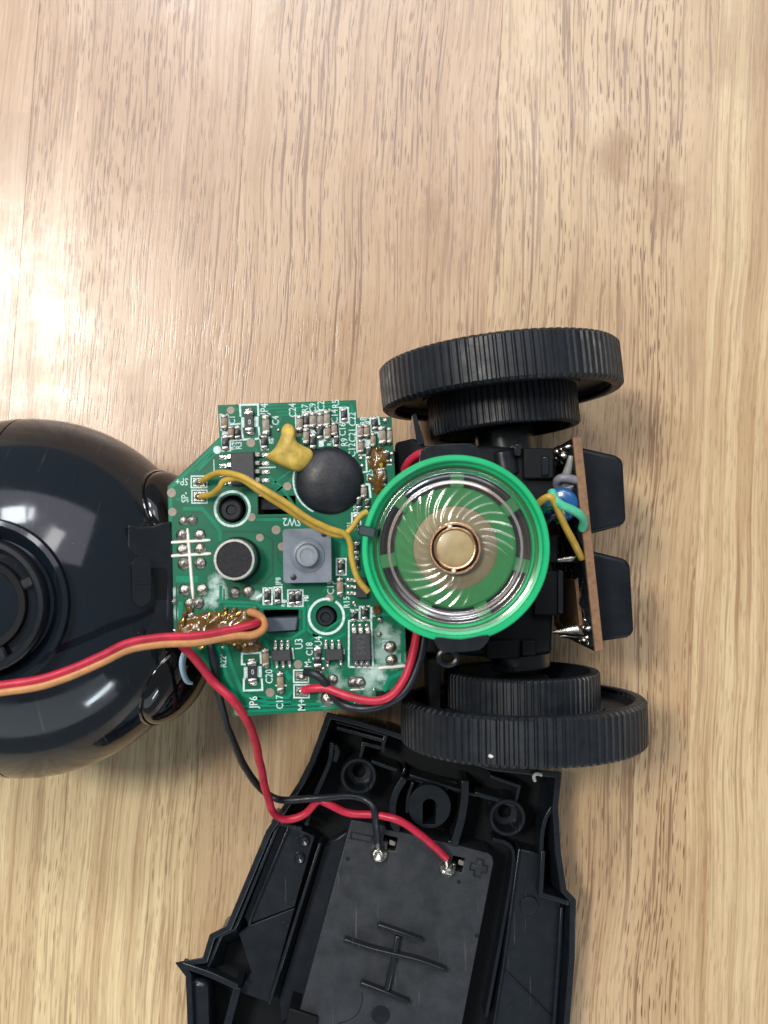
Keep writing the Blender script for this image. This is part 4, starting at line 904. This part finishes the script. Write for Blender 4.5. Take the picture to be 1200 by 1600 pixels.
# front wall is double
wall('inner_rib', [(526, 1137), (600, 1158), (606, 1140)], 6, 8.6); wall('inner_rib', [(524, 1128), (604, 1150)], 3, 8.9)
wall('inner_rib', [(600, 1152), (598, 1176)], 6, 8.0); wall('inner_rib', [(562, 1188), (568, 1162), (604, 1171)], 6, 7.6); wall('inner_rib', [(580, 1190), (621, 1204)], 6, 7.6)
wall('inner_rib', [(633, 1200), (628, 1214), (700, 1234)], 4, 6.5); wall('inner_rib', [(640, 1212), (745, 1243)], 5, 7); wall('inner_rib', [(742, 1240), (805, 1258)], 7, 7.6); wall('inner_rib', [(766, 1213), (812, 1229), (806, 1254)], 5, 7.6)
wall('side_rib', [(519, 1160), (515, 1190), (505, 1215), (490, 1250), (478, 1290)], 7, 8.2, sm=4); wall('side_rib', [(522, 1165), (527, 1175), (522, 1190)], 9, 7.8, sm=3)
wall('side_rib', [(868, 1256), (855, 1275), (848, 1300), (846, 1332)], 7, 8.2, sm=4)
# screw bosses
def boss(px, py, rpx, z):
    c = P(px, py, z); r = rpx / 9.35
    b = MB().lathe([(r, -z + 1.5), (r, -.2), (r - .15, 0), (r - .55, 0), (r - .75, -.25), (r - 1.0, -3.6), (1.15, -3.7), (1.0, -3.9), (.95, -5)], 48, Matrix.Translation(c)).build('screw_boss', BLKS, tray, angle=35)
    MB().lathe([(.001, -5), (.95, -5)], 24, Matrix.Translation(c)).build('boss_hole', DEEP, b)
boss(560, 1213, 28, 8.2); boss(793, 1278, 28.5, 8.2)
c = P(671, 1260, 8.6); k = 33 / 9.35
keyhole = ring((c.x, c.y + .1), 1.15, 13, a0=-.25, a1=PI + .25) + [(c.x - 1.15, c.y - 2.9), (c.x + 1.0, c.y - 2.9)]
MB().prism([ring((c.x, c.y), k, 40), keyhole], 1.5, 8.6).build('keyhole_boss', BLK, tray, bevel=.22, seg=3)
wall('curved_rib', [(632, 1216), (618, 1240), (613, 1265), (616, 1290), (625, 1294)], 11, 8.8, sm=4); wall('curved_rib', [(646, 1222), (638, 1245), (636, 1270)], 5, 8.2, sm=4)
wall('curved_rib', [(727, 1220), (726, 1250), (720, 1285), (710, 1318)], 12, 8.8, sm=4); wall('curved_rib', [(700, 1316), (716, 1322)], 7, 8.6)
slab('pocket_floor', [(650, 1210), (715, 1222), (722, 1240), (640, 1225)], 4.0, m=BLK)
# battery plate
plate_px = [(549, 1281), (602, 1290), (604, 1296), (640, 1303), (700, 1318), (724, 1323), (762, 1333), (769, 1338), (771, 1348), (722, 1600), (700, 1712), (438, 1690), (468, 1580)]
ZP = 8.4
slotA = [P(*q, ZP) for q in ((600, 1304), (622, 1309), (618, 1330), (604, 1328), (606, 1316), (598, 1314))]
slotB = [P(*q, ZP) for q in ((708, 1337), (727, 1341), (722, 1364), (712, 1361), (713, 1350), (705, 1348))]
plate = MB().prism([PL(plate_px, ZP), slotA, slotB], 2.5, ZP).build('battery_plate', PLATE, tray, bevel=.12)
for q in ((613, 1317), (721, 1348)):
    p = P(*q, ZP - .7); MB().box(p, (1.1, .8, .5), -.25, bev=.1).build('contact_tab', COPW, plate)
MB().strip(PL([(549, 1300), (582, 1307), (580, 1316), (548, 1310)], ZP), .18, ZP - .05, ZP + .16, closed=True).build('minus_mark', BLK, plate, bevel=.05)
pc, pr = P(748, 1356, ZP), .25
pts = []
A_, B_ = .62, 1.55
cr = [(-A_, -B_), (A_, -B_), (A_, -A_), (B_, -A_), (B_, A_), (A_, A_), (A_, B_), (-A_, B_), (-A_, A_), (-B_, A_), (-B_, -A_), (-A_, -A_)]
cr = [(pc.x + (x * math.cos(-.2) - y * math.sin(-.2)) * .9, pc.y + (x * math.sin(-.2) + y * math.cos(-.2)) * .9) for x, y in cr]
MB().strip(cr, .2, ZP - .05, ZP + .16, closed=True).build('plus_mark', BLK, plate, bevel=.05)
def bar2(pts, wpx, z=1.3, sm=0):
    pp = PL(pts, ZP + z)
    if sm: pp = smooth_path(pp, sm)
    MB().strip(pp, wpx / 9.35, ZP - .05, ZP + z).build('raised_rib', BLKS, plate, bevel=.2, angle=30)
bar2([(590, 1447), (625, 1459), (661, 1472)], 7.5); bar2([(537, 1470), (575, 1483), (615, 1493), (655, 1503), (698, 1519)], 7.5, 1.5, 3); bar2([(563, 1538), (602, 1553), (640, 1569)], 8); bar2([(622, 1463), (616, 1497), (603, 1552)], 8, 1.1)
for x, y, r in ((543, 1342, 3.4), (745, 1462, 3.5), (717, 1378, 3)): 
    p = P(x, y, ZP); MB().lathe([(r / 9.3, -.02), (r / 9.3, .05), (.001, .05)], 16, Matrix.Translation(p)).build('pin_dot', BLKS, plate)
p = P(595, 1586, ZP); MB().lathe([(1.55, -.02), (1.5, .05), (.001, .05)], 28, Matrix.Translation(p)).build('pin_dot', BLK, plate)
MB().tube(smooth_path([P(*q, ZP + .03) for q in ((565, 1550), (566, 1565), (560, 1582), (548, 1593), (528, 1600))], 4), .06, 6).build('flow_line', BLKS, plate)
# solder on the battery contacts
for i, (x, y, r, m_) in enumerate(((592, 1333, 14.5, TIN), (698, 1357, 13.5, TIN))):
    p = P(x, y, ZP)
    MB().dab([(p.x + q[0] * (1 + .12 * noise.noise(Vector((j * .6, i, 0)))), p.y + q[1] * (1 + .1 * noise.noise(Vector((j * .6, i, 4))))) for j, q in enumerate(ring((0, 0), r / 9.35, 28))], ZP, 1.5, 11, bump=.42, fr=1.25, power=.6).build('solder_joint', m_, plate, angle=70)
# ledges either side, each a moulded shelf with a fold
ZL = 5.2
slab('side_shelf', [(437, 1288), (470, 1297), (492, 1306), (461, 1416), (387, 1444), (381, 1432)], ZL + .5, m=BLKS)
slab('side_shelf', [(388, 1446), (461, 1418), (420, 1567), (372, 1550), (393, 1520), (373, 1458)], ZL, m=BLK)
wall('shelf_rib', [(452, 1290), (392, 1432), (388, 1446)], 4, 6.4, 4); wall('shelf_rib', [(436, 1287), (372, 1440), (366, 1452), (345, 1462), (325, 1512)], 5, 8.4)
wall('shelf_rib', [(424, 1284), (472, 1296)], 6, 8.6); wall('shelf_rib', [(500, 1318), (420, 1570)], 5, 6.6)
for (x, y) in ((475, 1314), (468, 1341)):
    p = P(x, y, 6.2); MB().lathe([(.95, -.6), (.9, .1), (.7, .3), (.35, .2), (.001, .05)], 20, Matrix.Translation(p)).build('ejector_mark', BLKS, tray)
wall('side_flange', [(284, 1508), (330, 1524), (371, 1543)], 9, ZR + .3, 7.6); slab('side_wing', [(296, 1528), (326, 1535), (330, 1700), (298, 1690)], 7.8, m=BLKS, bevel=.8)
wall('side_flange', [(371, 1543), (350, 1620), (340, 1690)], 12, 7.4)
slab('battery_wall', [(508, 1318), (546, 1296), (470, 1580), (440, 1600), (436, 1560)], 3.4, m=BLK, bevel=.4)
slab('latch_block', [(452, 1575), (497, 1590), (488, 1640), (440, 1630)], ZP + .8, m=DEEP)
slab('side_shelf', [(812, 1326), (846, 1334), (843, 1398), (892, 1414), (886, 1600), (878, 1720), (745, 1720), (772, 1600), (786, 1515)], ZL + .6, m=BLKS)
wall('shelf_rib', [(849, 1330), (845, 1398), (893, 1413)], 7, 8.6); wall('shelf_rib', [(878, 1418), (873, 1500), (866, 1600), (858, 1720)], 5, 7.4); wall('shelf_rib', [(790, 1518), (845, 1572), (862, 1590)], 3, 6.2, 5, m=BLK)
wall('shelf_rib', [(812, 1326), (786, 1515), (772, 1600), (750, 1718)], 4, 6.6)
wall('curved_rib', [(770, 1312), (795, 1320), (803, 1345), (790, 1430), (760, 1590)], 6, 5.5, sm=3, m=BLK)
p = P(827, 1415, 6.1); MB().lathe([(1.6, -.3), (1.5, .12), (1.1, .2), (.001, .1)], 24, Matrix.Translation(p)).build('ejector_mark', BLKS, tray)
p = P(836, 1213, ZR + .3)
LINT = mat('pale_lint', (.5, .5, .46), .9)
MB().tube(smooth_path([P(836, 1220, ZR + .3), P(834, 1213, ZR + 1), P(839, 1209, ZR + 1.2), P(846, 1211, ZR + .6)], 4), .28, 6).build('lint', LINT, tray)
# ------------------------------------------------------------------ wires
def wire(name, pts, r, m, label, cat='wire', group=None, n=7, ends=None):
    path = smooth_path([P(*q) for q in pts], n)
    path = [q + noise.noise_vector(q * .22) * .16 * min(1, i / 4, (len(path) - 1 - i) / 4) for i, q in enumerate(path)]
    o = MB().tube(path, [r * (1 + .06 * noise.noise(q * .5)) for q in path], 12).build(name, m, None, angle=60)
    return tag(o, label, cat, group)
wire('battery_wire', [(284, 1008, 37.5), (300, 1022, 37), (332, 1064, 35), (368, 1098, 34.6), (392, 1140, 30), (406, 1190, 23), (418, 1245, 16), (430, 1273, 12.5), (450, 1281, 11), (478, 1271, 11), (498, 1252, 12), (512, 1256, 12.5), (545, 1270, 12), (590, 1273, 12.2), (622, 1281, 13), (655, 1303, 12.4), (682, 1326, 11), (697, 1341, 10)], .62, WRED, 'red wire looping over the table to the plus contact of the black cover')
wire('battery_wire', [(327, 1003, 34), (333, 1030, 34.2), (339, 1075, 33), (352, 1125, 29), (372, 1176, 22), (398, 1222, 14), (424, 1244, 11), (455, 1251, 12.4), (500, 1247, 13.2), (540, 1243, 12.4), (568, 1248, 12.2), (585, 1262, 12.8), (588, 1290, 12), (590, 1318, 9.5)], .58, WBLK, 'black wire hanging from the board down to the minus contact of the black cover')
wire('bare_strand', [(590, 1316, 10), (591, 1326, 9.8)], .4, TIN, 'stripped tinned wire end at the minus contact solder', 'wire end')
wire('bare_strand', [(696, 1339, 10.2), (698, 1352, 9.6)], .36, COPW, 'stripped bright wire end at the plus contact solder', 'wire end')
wire('motor_wire', [(474, 1079, 33.6), (490, 1076, 34.2), (512, 1076, 34.8), (545, 1088, 35.5), (580, 1096, 36), (608, 1089, 36), (632, 1060, 35.5), (646, 1020, 34.5), (652, 985, 33.5), (655, 955, 32)], .58, WRED, 'red wire curving from the M+ pad round the board corner under the speaker')
wire('motor_wire', [(477, 1050, 33.8), (492, 1053, 34.6), (505, 1064, 34.8), (520, 1086, 34.4), (540, 1102, 34.3), (572, 1108, 35), (605, 1099, 35.2), (635, 1076, 35), (655, 1035, 34), (662, 1000, 33), (666, 960, 32)], .60, WBLK, 'black wire curving from the M- pad round the board corner under the speaker')
wire('speaker_wire', [(316, 752, 33.6), (328, 744, 35.5), (345, 738, 37.5), (372, 743, 39), (405, 760, 40), (440, 781, 40), (480, 808, 39.5), (512, 825, 38.6), (538, 834, 37.8), (547, 850, 37.2), (550, 875, 37), (560, 903, 37), (576, 925, 37)], .43, WYEL, 'yellow wire from the SP+ pad running along the speaker rim', 'wire', 'yellow speaker wires')
wire('speaker_wire', [(314, 776, 33.6), (330, 772, 35), (342, 762, 36.8), (350, 750, 37.6), (375, 748, 38.4), (402, 765, 39), (432, 784, 39), (470, 809, 38.6), (506, 829, 38), (534, 836, 37.4), (548, 826, 37), (562, 808, 36.8), (574, 800, 36.5)], .43, WYEL, 'yellow wire from the SP- pad crossing the board and bending up at the speaker', 'wire', 'yellow speaker wires')
wire('board_wire', [(838, 790, 33), (850, 780, 34), (860, 777, 34.5), (868, 788, 34), (884, 825, 32.5), (898, 852, 31), (909, 872, 29.5)], .52, WYEL, 'short yellow wire bent from the speaker to the upright board')
wire('board_wire', [(862, 768, 33.5), (865, 778, 34), (876, 788, 34.2), (893, 796, 34), (907, 806, 33.2), (912, 816, 32), (910, 826, 30.5)], .62, WGRN, 'short mint green wire beside the blue capacitor')
wire('board_wire', [(846, 800, 30), (858, 792, 31), (868, 796, 30), (874, 815, 28.5)], .5, mat('dark_green_sleeve', (.01, .12, .07), .35), 'short dark green wire tucked between the speaker and the yellow wire')
wire('board_wire', [(852, 818, 29), (866, 806, 30), (878, 812, 29)], .5, WBLK, 'short black wire tucked behind the yellow wire by the speaker')
wire('board_wire', [(632, 735, 32), (640, 721, 33.5), (652, 711, 34.5), (664, 708, 35), (672, 712, 35)], .62, WRED, 'short red wire showing over the top of the speaker rim')
# flat servo cable: red and orange side by side, with a dark brown one under
rib = thing('servo_cable', P(200, 1030, 38), 'flat red and orange cable crossing the black head onto the board', 'cable')
rp = [(-60, 1084, 48), (0, 1075, 47.5), (60, 1066, 47), (110, 1050, 46), (160, 1028, 44.5), (200, 1009, 43), (250, 1000, 42), (310, 997, 41), (365, 987, 39.5), (402, 978, 38.5)]
def off(pts, d, dz=0): return [(x, y + d, z + dz) for x, y, z in pts]
MB().tube(smooth_path([P(*q) for q in off(rp[:-1], -4) + [(398, 975, 38.4), (404, 972, 36), (403, 968, 34)]], 7), .54, 12).build('red_strand', WRED, rib, angle=60)
MB().tube(smooth_path([P(*q) for q in off(rp[:-1], 6.5) + [(395, 992, 38.8), (412, 982, 38), (411, 968, 36.6), (402, 960, 35), (390, 956, 34)]], 7), .52, 12).build('orange_strand', WORG, rib, angle=60)
MB().tube(smooth_path([P(*q) for q in off(rp[:-1], 2.5, -.6) + [(400, 984, 37.4), (406, 978, 35.6), (404, 974, 34)]], 7), .46, 12).build('brown_strand', WTAN, rib, angle=60)
